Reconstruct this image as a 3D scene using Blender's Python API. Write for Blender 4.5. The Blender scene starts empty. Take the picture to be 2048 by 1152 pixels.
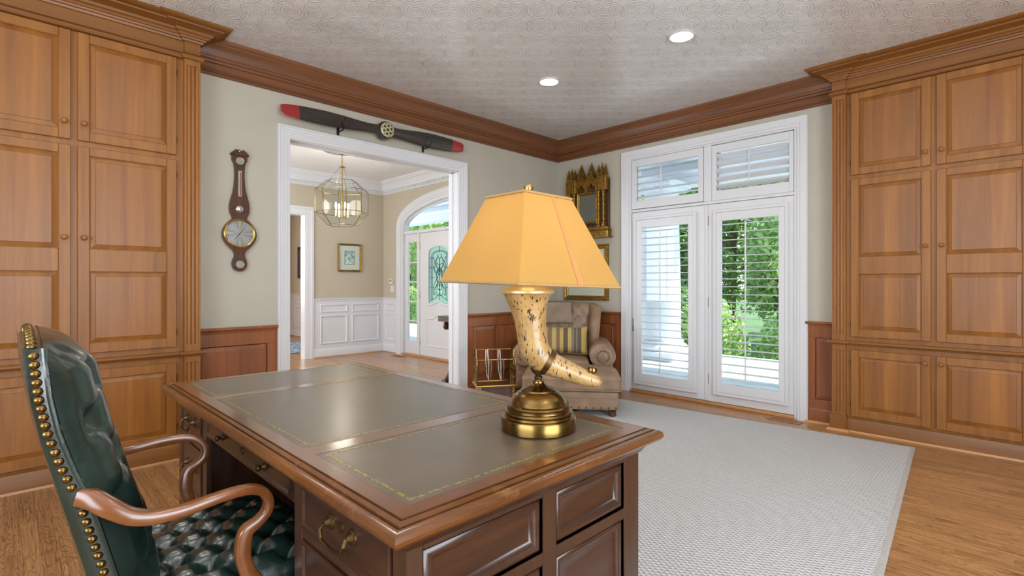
import bpy, bmesh, math, random
from mathutils import Vector, Matrix
R = math.radians
PI = math.pi
sc = bpy.context.scene
col = sc.collection
rng = random.Random(11)

# ---------------------------------------------------------------- camera
cam = bpy.data.cameras.new('camera')
cam.sensor_width = 36.0
cam.lens = 1028.76 / 2048 * 36.0
cam.shift_y = -(576 - 565.77) / 2048
cam.clip_start = 0.05
cam.clip_end = 200
cam_o = bpy.data.objects.new('camera', cam)
cam_o.location = (0, 0, 1.19)
cam_o.rotation_euler = (R(90), 0, R(45.336 - 90))
col.objects.link(cam_o)
sc.camera = cam_o
sc.view_settings.view_transform = 'Standard'
sc.view_settings.look = 'None'
sc.view_settings.exposure = 0.0
sc.view_settings.gamma = 1.0
sc.view_settings.use_curve_mapping = False
sc.cycles.use_denoising = True
sc.cycles.max_bounces = 8
sc.cycles.diffuse_bounces = 4
sc.cycles.use_adaptive_sampling = True
sc.cycles.adaptive_threshold = 0.03
sc.cycles.glossy_bounces = 4
sc.cycles.transparent_max_bounces = 24
sc.cycles.sample_clamp_indirect = 6.0
sc.cycles.caustics_reflective = False
sc.cycles.caustics_refractive = False

# ---------------------------------------------------------------- world and sun
w = bpy.data.worlds.new('world')
sc.world = w
w.use_nodes = True
wn, wl = w.node_tree.nodes, w.node_tree.links
bg = wn['Background']
tc = wn.new('ShaderNodeTexCoord')
sx = wn.new('ShaderNodeSeparateXYZ')
rp = wn.new('ShaderNodeValToRGB')
rp.color_ramp.elements[0].position = 0.0
rp.color_ramp.elements[0].color = (0.86, 0.93, 1.0, 1)
rp.color_ramp.elements[1].position = 0.7
rp.color_ramp.elements[1].color = (0.42, 0.66, 1.0, 1)
wl.new(tc.outputs['Generated'], sx.inputs[0])
wl.new(sx.outputs['Z'], rp.inputs[0])
wl.new(rp.outputs[0], bg.inputs['Color'])
bg.inputs['Strength'].default_value = 3.0

def light(kind, name, loc, energy, color, rot=(0, 0, 0), **kw):
    d = bpy.data.lights.new(name, kind)
    d.energy = energy
    d.color = color
    for k, v in kw.items():
        setattr(d, k, v)
    o = bpy.data.objects.new(name, d)
    o.location = loc
    o.rotation_euler = rot
    col.objects.link(o)
    return o

SUN = light('SUN', 'sun', (20, -4, 20), 13.0, (1.0, 0.95, 0.86), angle=R(0.6))
SUN.rotation_euler = Vector((0.55, -0.35, 0.76)).to_track_quat('Z', 'Y').to_euler()

# daylight fill through openings added in the unseen walls behind the camera
light('AREA', 'added_daylight_fill', (0.6, -2.45, 1.28), 134, (0.88, 0.94, 1.0), rot=(R(120), 0, 0), shape='RECTANGLE', size=2.5, size_y=2.2)
light('AREA', 'added_daylight_fill', (-2.35, 0.6, 1.6), 100, (0.88, 0.94, 1.0), rot=(0, R(-122), 0), shape='RECTANGLE', size=1.7, size_y=2.6)
light('AREA', 'added_daylight_fill', (0.45, 6.2, 1.7), 105, (0.88, 0.94, 1.0), rot=(0, R(-90), 0), shape='RECTANGLE', size=1.8, size_y=2.4)  # fill added to brighten the hall; its unseen end wall has no window

light('AREA', 'added_daylight_fill', (1.5, 11.9, 1.7), 130, (0.95, 0.97, 1.0), rot=(R(-90), 0, 0), shape='RECTANGLE', size=1.8, size_y=1.6)  # fill added because the room beyond was too dark; no window modelled

# room measures (metres): camera above the origin, +x to the right wall, +y to the left wall
YA, XB, H = 4.17, 4.923, 2.93
XF, YF = 4.72, 7.97

# ---------------------------------------------------------------- materials
def srgb(r, g, b):
    def f(c):
        c /= 255.0
        return c / 12.92 if c <= 0.04045 else ((c + 0.055) / 1.055) ** 2.4
    return (f(r), f(g), f(b), 1.0)

class NT:
    def __init__(s, name):
        s.m = bpy.data.materials.new(name)
        s.m.use_nodes = True
        s.n, s.l = s.m.node_tree.nodes, s.m.node_tree.links
        s.b = s.n['Principled BSDF']
        s.out = s.n['Material Output']
    def node(s, t, **kw):
        nd = s.n.new('ShaderNode' + t)
        for k, v in kw.items():
            if k.startswith('i_'):
                s.put(nd.inputs[int(k[2:])], v)
            else:
                setattr(nd, k, v)
        return nd
    def put(s, sock, v):
        if hasattr(v, 'links') and hasattr(v, 'is_output'):
            s.l.new(v, sock)
        else:
            sock.default_value = v
    def math(s, op, a, b=0.0, c=0.0, clamp=False):
        nd = s.n.new('ShaderNodeMath')
        nd.operation = op
        nd.use_clamp = clamp
        s.put(nd.inputs[0], a); s.put(nd.inputs[1], b); s.put(nd.inputs[2], c)
        return nd.outputs[0]
    def vmath(s, op, a, b=(0, 0, 0)):
        nd = s.n.new('ShaderNodeVectorMath')
        nd.operation = op
        s.put(nd.inputs[0], a); s.put(nd.inputs[1], b)
        return nd.outputs['Value'] if op in ('LENGTH', 'DISTANCE', 'DOT_PRODUCT') else nd.outputs[0]
    def pos(s):
        return s.node('NewGeometry').outputs['Position']
    def obj(s):
        return s.node('TexCoord').outputs['Object']
    def noise(s, vec, scale=1.0, detail=4.0, rough=0.55, dist=0.0):
        nd = s.node('TexNoise')
        s.put(nd.inputs['Vector'], vec)
        nd.inputs['Scale'].default_value = scale
        nd.inputs['Detail'].default_value = detail
        nd.inputs['Roughness'].default_value = rough
        nd.inputs['Distortion'].default_value = dist
        return nd.outputs['Fac']
    def ramp(s, fac, stops, interp='LINEAR'):
        nd = s.node('ValToRGB')
        cr = nd.color_ramp
        cr.interpolation = interp
        while len(cr.elements) < len(stops):
            cr.elements.new(0.5)
        for e, (p, c) in zip(cr.elements, stops):
            e.position = p
            e.color = c if len(c) == 4 else (*c, 1)
        s.put(nd.inputs[0], fac)
        return nd.outputs[0]
    def mix(s, fac, a, b, mode='MIX'):
        nd = s.node('Mix', data_type='RGBA', blend_type=mode)
        s.put(nd.inputs[0], fac); s.put(nd.inputs[6], a); s.put(nd.inputs[7], b)
        return nd.outputs[2]
    def bump(s, h, strength=0.2, dist=0.01):
        nd = s.node('Bump')
        nd.inputs['Strength'].default_value = strength
        nd.inputs['Distance'].default_value = dist
        s.put(nd.inputs['Height'], h)
        s.l.new(nd.outputs[0], s.b.inputs['Normal'])
    def base(s, c): s.put(s.b.inputs['Base Color'], c)
    def set(s, **kw):
        names = dict(rough='Roughness', metal='Metallic', coat='Coat Weight', coatr='Coat Roughness', spec='Specular IOR Level', sheen='Sheen Weight', trans='Transmission Weight', ior='IOR', em='Emission Strength', alpha='Alpha')
        for k, v in kw.items():
            if k == 'emc':
                s.put(s.b.inputs['Emission Color'], v)
            else:
                s.put(s.b.inputs[names[k]], v)
        return s

M = {}
def plain(key, c, rough=0.5, var=0.06, nsc=12.0, bump=0.0, **kw):
    t = NT(key)
    f = t.noise(t.pos(), nsc, 4)
    lo = tuple(x * (1 - var) for x in c[:3]) + (1,)
    hi = tuple(min(1, x * (1 + var)) for x in c[:3]) + (1,)
    t.base(t.ramp(f, [(0.3, lo), (0.7, hi)]))
    t.set(rough=rough, **kw)
    if bump:
        t.bump(t.noise(t.pos(), nsc * 6, 4), bump, 0.004)
    M[key] = t.m
    return t

def wood(key, dark, light, scl=(26, 26, 1.3), rough=0.36, coat=0.15, strips=0.0, fine=0.25, wear=None, lines=0.0):
    t = NT(key)
    p = t.pos()
    m = t.node('Mapping')
    t.put(m.inputs['Vector'], p)
    m.inputs['Scale'].default_value = scl
    a = t.noise(m.outputs[0], 0.55, 5, 0.55, 0.8)
    b = t.noise(m.outputs[0], 5.0, 4, 0.6, 0.2)
    fac = t.math('ADD', t.math('MULTIPLY', a, 1 - fine), t.math('MULTIPLY', b, fine))
    if lines:
        ln = t.math('ABSOLUTE', t.math('SINE', t.math('MULTIPLY', a, 42.0)))
        fac = t.math('SUBTRACT', fac, t.math('MULTIPLY', t.math('POWER', t.math('SUBTRACT', 1.0, ln), 4.0), lines))
    c = t.ramp(fac, [(0.30, dark), (0.68, light)])
    if strips:
        s3 = t.node('SeparateXYZ'); t.put(s3.inputs[0], p)
        k = t.math('FLOOR', t.math('MULTIPLY', t.math('ADD', s3.outputs[0], s3.outputs[1]), 1.0 / strips))
        wnz = t.node('TexWhiteNoise', noise_dimensions='1D'); t.put(wnz.inputs['W'], k)
        v = t.math('MULTIPLY_ADD', wnz.outputs['Value'], 0.26, 0.84)
        cc = t.node('CombineColor'); t.put(cc.inputs[0], v); t.put(cc.inputs[1], v); t.put(cc.inputs[2], v)
        c = t.mix(1.0, c, cc.outputs[0], 'MULTIPLY')
    if wear:
        wf = t.ramp(t.noise(p, 9.0, 6, 0.7), [(0.56, (0, 0, 0)), (0.80, (1, 1, 1))])
        c = t.mix(wf, c, wear)
    t.base(c)
    t.set(rough=rough, coat=coat, coatr=0.22)
    t.bump(fac, 0.08, 0.003)
    M[key] = t.m
    return t

# cabinet wood: vertical grain, the same wood lying, the redder wood of crown and wainscot
wood('cab', srgb(126, 77, 28), srgb(165, 108, 46), (24, 24, 1.1), 0.42, 0.0)
wood('cab_panel', srgb(128, 77, 28), srgb(167, 108, 46), (22, 22, 0.9), 0.38, 0.0, strips=0.085)
wood('cab_h', srgb(114, 70, 27), srgb(147, 95, 42), (1.1, 1.1, 30), 0.40, 0.0)
wood('crown', srgb(94, 57, 34), srgb(132, 84, 51), (1.1, 1.1, 32), 0.36, 0.15)
wood('wains', srgb(118, 66, 37), srgb(158, 96, 57), (22, 22, 1.0), 0.3, 0.3)
wood('wains_panel', srgb(118, 66, 37), srgb(160, 98, 59), (20, 20, 0.9), 0.3, 0.3, strips=0.09)
wood('oak_trim', srgb(168, 114, 66), srgb(205, 152, 98), (1.2, 1.2, 40), 0.4, 0.2)
wood('desk', srgb(38, 21, 14), srgb(74, 43, 28), (1.6, 1.6, 22), 0.3, 0.4, fine=0.35)
wood('desk_v', srgb(40, 24, 16), srgb(78, 48, 31), (20, 20, 1.4), 0.34, 0.35, fine=0.35)
wood('desk_top', srgb(78, 42, 20), srgb(126, 76, 40), (6, 6, 6), 0.13, 0.7, fine=0.3)
wood('desk_edge', srgb(70, 38, 15), srgb(120, 72, 32), (3, 3, 22), 0.24, 0.5, wear=srgb(146, 98, 52))
wood('chair_wood', srgb(86, 48, 22), srgb(134, 80, 42), (9, 9, 9), 0.22, 0.6)
wood('dark_wood', srgb(46, 24, 14), srgb(92, 54, 32), (26, 26, 2), 0.28, 0.4)
wood('prop_wood', srgb(26, 22, 20), srgb(62, 52, 46), (2, 12, 20), 0.24, 0.5)
wood('console', srgb(70, 58, 46), srgb(108, 92, 74), (8, 8, 12), 0.4, 0.1)
wood('bark', srgb(60, 54, 48), srgb(118, 108, 98), (8, 8, 2), 0.9, 0.0)

# oak floor strips
def floor_mat():
    t = NT('oak_floor')
    at = t.node('Attribute', attribute_name='rnd')
    rv = at.outputs['Fac']
    s3 = t.node('SeparateXYZ'); t.put(s3.inputs[0], t.pos())
    cx = t.node('CombineXYZ')
    t.put(cx.inputs[0], t.math('MULTIPLY_ADD', s3.outputs[0], 9.0, t.math('MULTIPLY', rv, 71.0)))
    t.put(cx.inputs[1], t.math('MULTIPLY_ADD', s3.outputs[1], 1.0, t.math('MULTIPLY', rv, 37.0)))
    t.put(cx.inputs[2], rv)
    a = t.noise(cx.outputs[0], 1.0, 3, 0.5, 0.5)
    ln = t.math('ABSOLUTE', t.math('SINE', t.math('MULTIPLY', a, 95.0)))
    grain = t.math('POWER', t.math('SUBTRACT', 1.0, ln), 2.5)
    fx = t.node('Mapping'); t.put(fx.inputs['Vector'], cx.outputs[0]); fx.inputs['Scale'].default_value = (14, 2.4, 1)
    fb = t.noise(fx.outputs[0], 1.4, 4, 0.6)
    c = t.ramp(fb, [(0.3, srgb(148, 100, 58)), (0.7, srgb(204, 156, 104))])
    v = t.math('MULTIPLY_ADD', rv, 0.36, 0.78)
    cc = t.node('CombineColor'); [t.put(cc.inputs[i], v) for i in range(3)]
    c = t.mix(1.0, c, cc.outputs[0], 'MULTIPLY')
    c = t.mix(t.math('MULTIPLY', grain, 0.8), c, srgb(100, 60, 32))
    t.base(c)
    t.set(rough=0.3, coat=0.25, coatr=0.2)
    t.bump(t.math('SUBTRACT', fb, grain), 0.06, 0.002)
    M['oak_floor'] = t.m
floor_mat()

t = plain('wall', srgb(186, 180, 165), 0.75, 0.03, 3.0)
m = t.node('Mapping'); t.put(m.inputs['Vector'], t.pos()); m.inputs['Scale'].default_value = (60, 60, 420)
t.bump(t.noise(m.outputs[0], 1.0, 3), 0.12, 0.003)
plain('wall_foyer', srgb(192, 180, 160), 0.75, 0.02, 3.0)
plain('white', srgb(220, 220, 223), 0.32, 0.012, 2.0, coat=0.1)
plain('white_flat', srgb(232, 232, 232), 0.6, 0.01, 2.0)
plain('plaster', srgb(138, 148, 156), 0.6, 0.01, 2.0)
plain('black_iron', srgb(26, 26, 27), 0.4, 0.1, 30)
plain('vent_metal', srgb(160, 116, 72), 0.4, 0.06, 20)
plain('hinge_grey', srgb(106, 106, 106), 0.35, 0.05, 20, metal=0.7)
plain('brass', srgb(198, 160, 88), 0.24, 0.06, 10, metal=1.0)
plain('old_brass', srgb(124, 98, 54), 0.24, 0.14, 14, metal=1.0)
plain('dark_brass', srgb(92, 72, 44), 0.42, 0.2, 60, metal=0.9)
plain('silver', srgb(196, 196, 188), 0.25, 0.03, 10, metal=0.9)
plain('lead', srgb(54, 64, 62), 0.45, 0.05, 20, metal=0.5)
plain('pale_gold', srgb(214, 192, 132), 0.34, 0.04, 20, metal=0.5)
plain('cream', srgb(226, 220, 202), 0.6, 0.02, 6)
plain('mat_board', srgb(220, 226, 216), 0.7, 0.02, 6)
plain('ink', srgb(40, 40, 38), 0.6)
plain('red_paint', srgb(150, 36, 42), 0.3, 0.1, 10, coat=0.4)
plain('hub_plate', srgb(196, 194, 156), 0.35, 0.05, 20, metal=0.5)
plain('porch_white', srgb(228, 234, 244), 0.6, 0.02, 2)
plain('deck', srgb(206, 210, 216), 0.6, 0.04, 4)
plain('grass', srgb(64, 98, 44), 0.9, 0.25, 2)
plain('candle', srgb(240, 228, 196), 0.5, 0.02)

def gilt():
    t = NT('gilt')
    f = t.noise(t.pos(), 60, 5, 0.7)
    t.base(t.ramp(f, [(0.35, srgb(82, 58, 24)), (0.6, srgb(178, 136, 58)), (0.75, srgb(214, 178, 96))]))
    t.set(rough=0.36, metal=0.75)
    t.bump(f, 0.4, 0.004)
    M['gilt'] = t.m
gilt()

def ceiling_mat():
    t = NT('embossed_ceiling')
    p = t.vmath('MULTIPLY', t.pos(), (1, 1, 0))
    P_ = 0.285
    def lattice(off):
        q = t.vmath('SCALE', t.vmath('ADD', p, off))
        q.node.inputs[3].default_value = 1.0 / P_
        return t.vmath('SUBTRACT', t.vmath('FRACTION', q), (0.5, 0.5, 0))
    def rings(d, k, r0, r1):
        s = t.math('SINE', t.math('MULTIPLY', d, k))
        mk = t.node('MapRange', interpolation_type='SMOOTHSTEP')
        t.put(mk.inputs[0], d); mk.inputs[1].default_value = r0; mk.inputs[2].default_value = r1
        mk.inputs[3].default_value = 1.0; mk.inputs[4].default_value = 0.0
        return t.math('MULTIPLY', s, mk.outputs[0])
    a = lattice((0.2605, 0.2255, 0))
    da = t.vmath('LENGTH', a)
    med = rings(da, 95.0, 0.36, 0.42)
    leaf = t.math('MULTIPLY', t.noise(p, 70, 2), 0.9)
    b = t.vmath('ABSOLUTE', lattice((0.2605 + P_ / 2, 0.2255 + P_ / 2, 0)))
    d1 = t.vmath('DISTANCE', b, (0.19, 0, 0))
    d2 = t.vmath('DISTANCE', b, (0, 0.19, 0))
    dq = t.math('MINIMUM', d1, d2)
    qf = rings(dq, 105.0, 0.19, 0.24)
    h = t.math('ADD', t.math('MAXIMUM', med, qf), t.math('MULTIPLY', leaf, 0.7))
    t.base(t.ramp(t.noise(p, 2, 3), [(0.3, srgb(236, 239, 238)), (0.7, srgb(243, 245, 245))]))
    t.set(rough=0.24, coat=1.0, coatr=0.13)
    t.bump(h, 0.62, 0.012)
    M['ceil'] = t.m
ceiling_mat()

def rug_mat():
    t = NT('woven_rug')
    s3 = t.node('SeparateXYZ'); t.put(s3.inputs[0], t.pos())
    k = 2 * PI / 0.024
    sx_ = t.math('SINE', t.math('MULTIPLY', s3.outputs[0], k))
    sy_ = t.math('SINE', t.math('MULTIPLY', s3.outputs[1], k * 0.62))
    h = t.math('MULTIPLY', sx_, sy_)
    nz = t.noise(t.pos(), 90, 3)
    hh = t.math('ADD', h, t.math('MULTIPLY', nz, 1.2))
    big = t.noise(t.pos(), 1.6, 3)
    c = t.ramp(hh, [(0.0, srgb(156, 155, 155)), (0.5, srgb(204, 204, 206)), (1.0, srgb(216, 216, 217))])
    c = t.mix(t.math('MULTIPLY', big, 0.22), c, srgb(176, 172, 168))
    t.base(c)
    t.set(rough=0.95, sheen=0.2)
    t.bump(hh, 0.6, 0.006)
    M['rug'] = t.m
    t = NT('rug_binding')
    t.base(t.ramp(t.noise(t.pos(), 120, 2), [(0.3, srgb(170, 164, 158)), (0.7, srgb(196, 192, 188))]))
    t.set(rough=0.9)
    M['rug_bind'] = t.m
rug_mat()

def leather(key, dark, light, rough, coat, nsc=160, wr=6.0):
    t = NT(key)
    p = t.obj()
    f = t.noise(p, 7, 4)
    t.base(t.ramp(f, [(0.3, dark), (0.72, light)]))
    fine = t.noise(p, nsc, 3)
    wrk = t.noise(p, wr, 3, 0.6, 1.6)
    t.set(rough=t.math('MULTIPLY_ADD', f, 0.12, rough - 0.06), coat=coat, coatr=0.2)
    t.bump(t.math('ADD', t.math('MULTIPLY', fine, 0.25), wrk), 0.22, 0.006)
    M[key] = t.m
leather('green_leather', srgb(14, 30, 26), srgb(30, 52, 46), 0.26, 0.7, wr=14)
leather('brown_leather', srgb(126, 98, 76), srgb(160, 130, 104), 0.46, 0.1)
leather('cover_leather', srgb(122, 102, 84), srgb(150, 128, 106), 0.55, 0.0)
leather('desk_leather', srgb(88, 76, 62), srgb(108, 94, 78), 0.30, 0.25, 300, 2)

def gold_tooling():
    t = NT('gold_tooling')
    f = t.noise(t.pos(), 130, 3, 0.8)
    t.base(t.ramp(f, [(0.42, srgb(92, 82, 62)), (0.56, srgb(180, 156, 98))]))
    t.set(rough=0.35, metal=0.45)
    M['gold_tool'] = t.m
gold_tooling()

def stripes():
    t = NT('striped_fabric')
    s3 = t.node('SeparateXYZ'); t.put(s3.inputs[0], t.obj())
    f = t.math('MULTIPLY_ADD', s3.outputs[0], 1 / 0.46, 0.5)
    g, br, gr, dk = srgb(196, 170, 92), srgb(134, 104, 84), srgb(128, 124, 100), srgb(98, 82, 72)
    st = [(0, g), (0.10, br), (0.2, g), (0.3, br), (0.38, g), (0.46, dk), (0.56, g), (0.64, gr), (0.70, dk), (0.74, gr), (0.78, dk), (0.86, g)]
    c = t.ramp(f, st, 'CONSTANT')
    n_ = t.noise(t.obj(), 220, 2)
    c = t.mix(t.math('MULTIPLY', n_, 0.35), c, srgb(90, 78, 60))
    t.base(c); t.set(rough=0.85); t.bump(n_, 0.3, 0.003)
    M['stripes'] = t.m
stripes()

def horn():
    t = NT('aged_horn')
    p = t.obj()
    m = t.node('Mapping'); t.put(m.inputs['Vector'], p); m.inputs['Scale'].default_value = (150, 150, 42)
    v = t.noise(m.outputs[0], 1.0, 2, 0.5, 0.3)
    crack = t.ramp(v, [(0.605, (0, 0, 0)), (0.635, (1, 1, 1))])
    sp = t.ramp(t.noise(p, 190, 2), [(0.66, (0, 0, 0)), (0.70, (1, 1, 1))])
    b = t.ramp(t.noise(p, 14, 4), [(0.3, srgb(146, 112, 66)), (0.7, srgb(188, 154, 98))])
    c = t.mix(crack, b, srgb(44, 30, 18))
    c = t.mix(sp, c, srgb(70, 46, 26))
    t.base(c); t.set(rough=0.36, coat=0.2)
    t.bump(t.math('MULTIPLY', v, -1.0), 0.15, 0.003)
    M['horn'] = t.m
horn()

def shade():
    t = NT('lamp_shade_fabric')
    p = t.obj()
    m = t.node('Mapping'); t.put(m.inputs['Vector'], p); m.inputs['Scale'].default_value = (300, 300, 900)
    f = t.noise(m.outputs[0], 1.0, 2)
    c = t.ramp(f, [(0.3, srgb(206, 162, 92)), (0.7, srgb(222, 178, 106))])
    d = t.node('BsdfDiffuse'); t.put(d.inputs[0], c)
    tr = t.node('BsdfTranslucent'); t.put(tr.inputs[0], srgb(232, 190, 122))
    mx = t.node('MixShader'); mx.inputs[0].default_value = 0.5
    t.l.new(d.outputs[0], mx.inputs[1]); t.l.new(tr.outputs[0], mx.inputs[2])
    t.l.new(mx.outputs[0], t.out.inputs[0])
    M['shade'] = t.m
shade()
plain('shade_seam', srgb(196, 130, 74), 0.7, 0.03, 40)
plain('shade_trim', srgb(168, 134, 84), 0.7, 0.06, 60)

def glass(key, tint=(1, 1, 1, 1), refl=1.0):
    t = NT(key)
    tr = t.node('BsdfTransparent'); tr.inputs[0].default_value = tint
    gl = t.node('BsdfGlossy'); gl.inputs['Roughness'].default_value = 0.02
    ge = t.node('NewGeometry')
    cs = t.math('ABSOLUTE', t.vmath('DOT_PRODUCT', ge.outputs['Normal'], ge.outputs['Incoming']))
    fr = t.math('MULTIPLY_ADD', t.math('POWER', t.math('SUBTRACT', 1.0, cs), 5.0), 0.9, 0.035)
    mx = t.node('MixShader')
    t.l.new(t.math('MULTIPLY', fr, refl), mx.inputs[0])
    t.l.new(tr.outputs[0], mx.inputs[1]); t.l.new(gl.outputs[0], mx.inputs[2])
    t.l.new(mx.outputs[0], t.out.inputs[0])
    M[key] = t.m
glass('glass', (0.97, 0.99, 0.985, 1))
glass('lantern_glass', (0.94, 0.965, 0.955, 1), 0.9)

def leaded():
    t = NT('textured_glass')
    tr = t.node('BsdfTransparent'); tr.inputs[0].default_value = (0.82, 0.94, 0.90, 1)
    tl = t.node('BsdfTranslucent'); tl.inputs[0].default_value = (0.80, 0.95, 0.91, 1)
    gl = t.node('BsdfGlossy'); gl.inputs['Roughness'].default_value = 0.1
    a = t.node('MixShader'); a.inputs[0].default_value = 0.55
    b = t.node('MixShader'); b.inputs[0].default_value = 0.08
    t.l.new(tr.outputs[0], a.inputs[1]); t.l.new(tl.outputs[0], a.inputs[2])
    t.l.new(a.outputs[0], b.inputs[1]); t.l.new(gl.outputs[0], b.inputs[2])
    t.l.new(b.outputs[0], t.out.inputs[0])
    M['leaded_glass'] = t.m
leaded()

def mirror():
    t = NT('mirror_glass'); t.base((0.30, 0.32, 0.31, 1)); t.set(rough=0.06, metal=1.0)
    M['mirror'] = t.m
mirror()

def emis(key, c, s):
    t = NT(key); t.base(c); t.set(em=s, emc=c); M[key] = t.m
emis('bulb', (1.0, 0.86, 0.62, 1), 14.0)
emis('lamp_bulb', (1.0, 0.80, 0.52, 1), 3.0)
emis('downlight', (1.0, 0.93, 0.82, 1), 9.0)

def leaf(key, dark, light):
    t = NT(key)
    at = t.node('Attribute', attribute_name='rnd')
    c = t.ramp(at.outputs['Fac'], [(0, dark), (1, light)])
    d = t.node('BsdfDiffuse'); t.put(d.inputs[0], c)
    tr = t.node('BsdfTranslucent'); t.put(tr.inputs[0], c)
    mx = t.node('MixShader'); mx.inputs[0].default_value = 0.58
    t.l.new(d.outputs[0], mx.inputs[1]); t.l.new(tr.outputs[0], mx.inputs[2])
    t.l.new(mx.outputs[0], t.out.inputs[0])
    M[key] = t.m
leaf('leaf_a', srgb(104, 152, 74), srgb(204, 232, 156))
leaf('leaf_b', srgb(100, 148, 82), srgb(190, 222, 148))
leaf('leaf_c', srgb(118, 164, 80), srgb(222, 238, 172))

def dial():
    t = NT('dial_face')
    s3 = t.node('SeparateXYZ'); t.put(s3.inputs[0], t.obj())
    ang = t.math('ARCTAN2', s3.outputs[2], s3.outputs[0])
    f = t.math('ABSOLUTE', t.math('SINE', t.math('MULTIPLY', ang, 2.0)))
    t.base(t.ramp(f, [(0, srgb(206, 198, 176)), (0.3, srgb(150, 152, 148)), (1, srgb(176, 182, 184))]))
    t.set(rough=0.28, metal=0.7)
    M['dial'] = t.m
dial()

def art(key, bgc, cols, scale):
    t = NT(key)
    f = t.noise(t.obj(), scale, 5, 0.65, 1.0)
    t.base(t.ramp(f, [(0.40, bgc)] + [(0.46 + 0.07 * i, c) for i, c in enumerate(cols)]))
    t.set(rough=0.6)
    M[key] = t.m
art('art_bird', srgb(226, 232, 224), [srgb(216, 226, 220), srgb(150, 178, 172), srgb(96, 122, 124), srgb(180, 196, 184)], 26)
art('art_dark', srgb(96, 78, 52), [srgb(122, 98, 62), srgb(78, 62, 44), srgb(104, 86, 58)], 9)
art('art_warm', srgb(214, 200, 170), [srgb(196, 170, 128), srgb(164, 150, 120), srgb(210, 186, 140)], 12)
t = NT('blue_rug')
t.base(t.ramp(t.noise(t.pos(), 16, 3, 0.7), [(0.38, srgb(64, 92, 128)), (0.5, srgb(132, 162, 190)), (0.62, srgb(206, 216, 220)), (0.7, srgb(80, 110, 146))]))
t.set(rough=0.95); M['blue_rug'] = t.m

# ---------------------------------------------------------------- mesh helpers
def wallmap(u, z, d): return (u, -d, z)       # wall frame: u right, z up, d towards the room
def flatmap(x, y, z): return (x, y, z)

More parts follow.
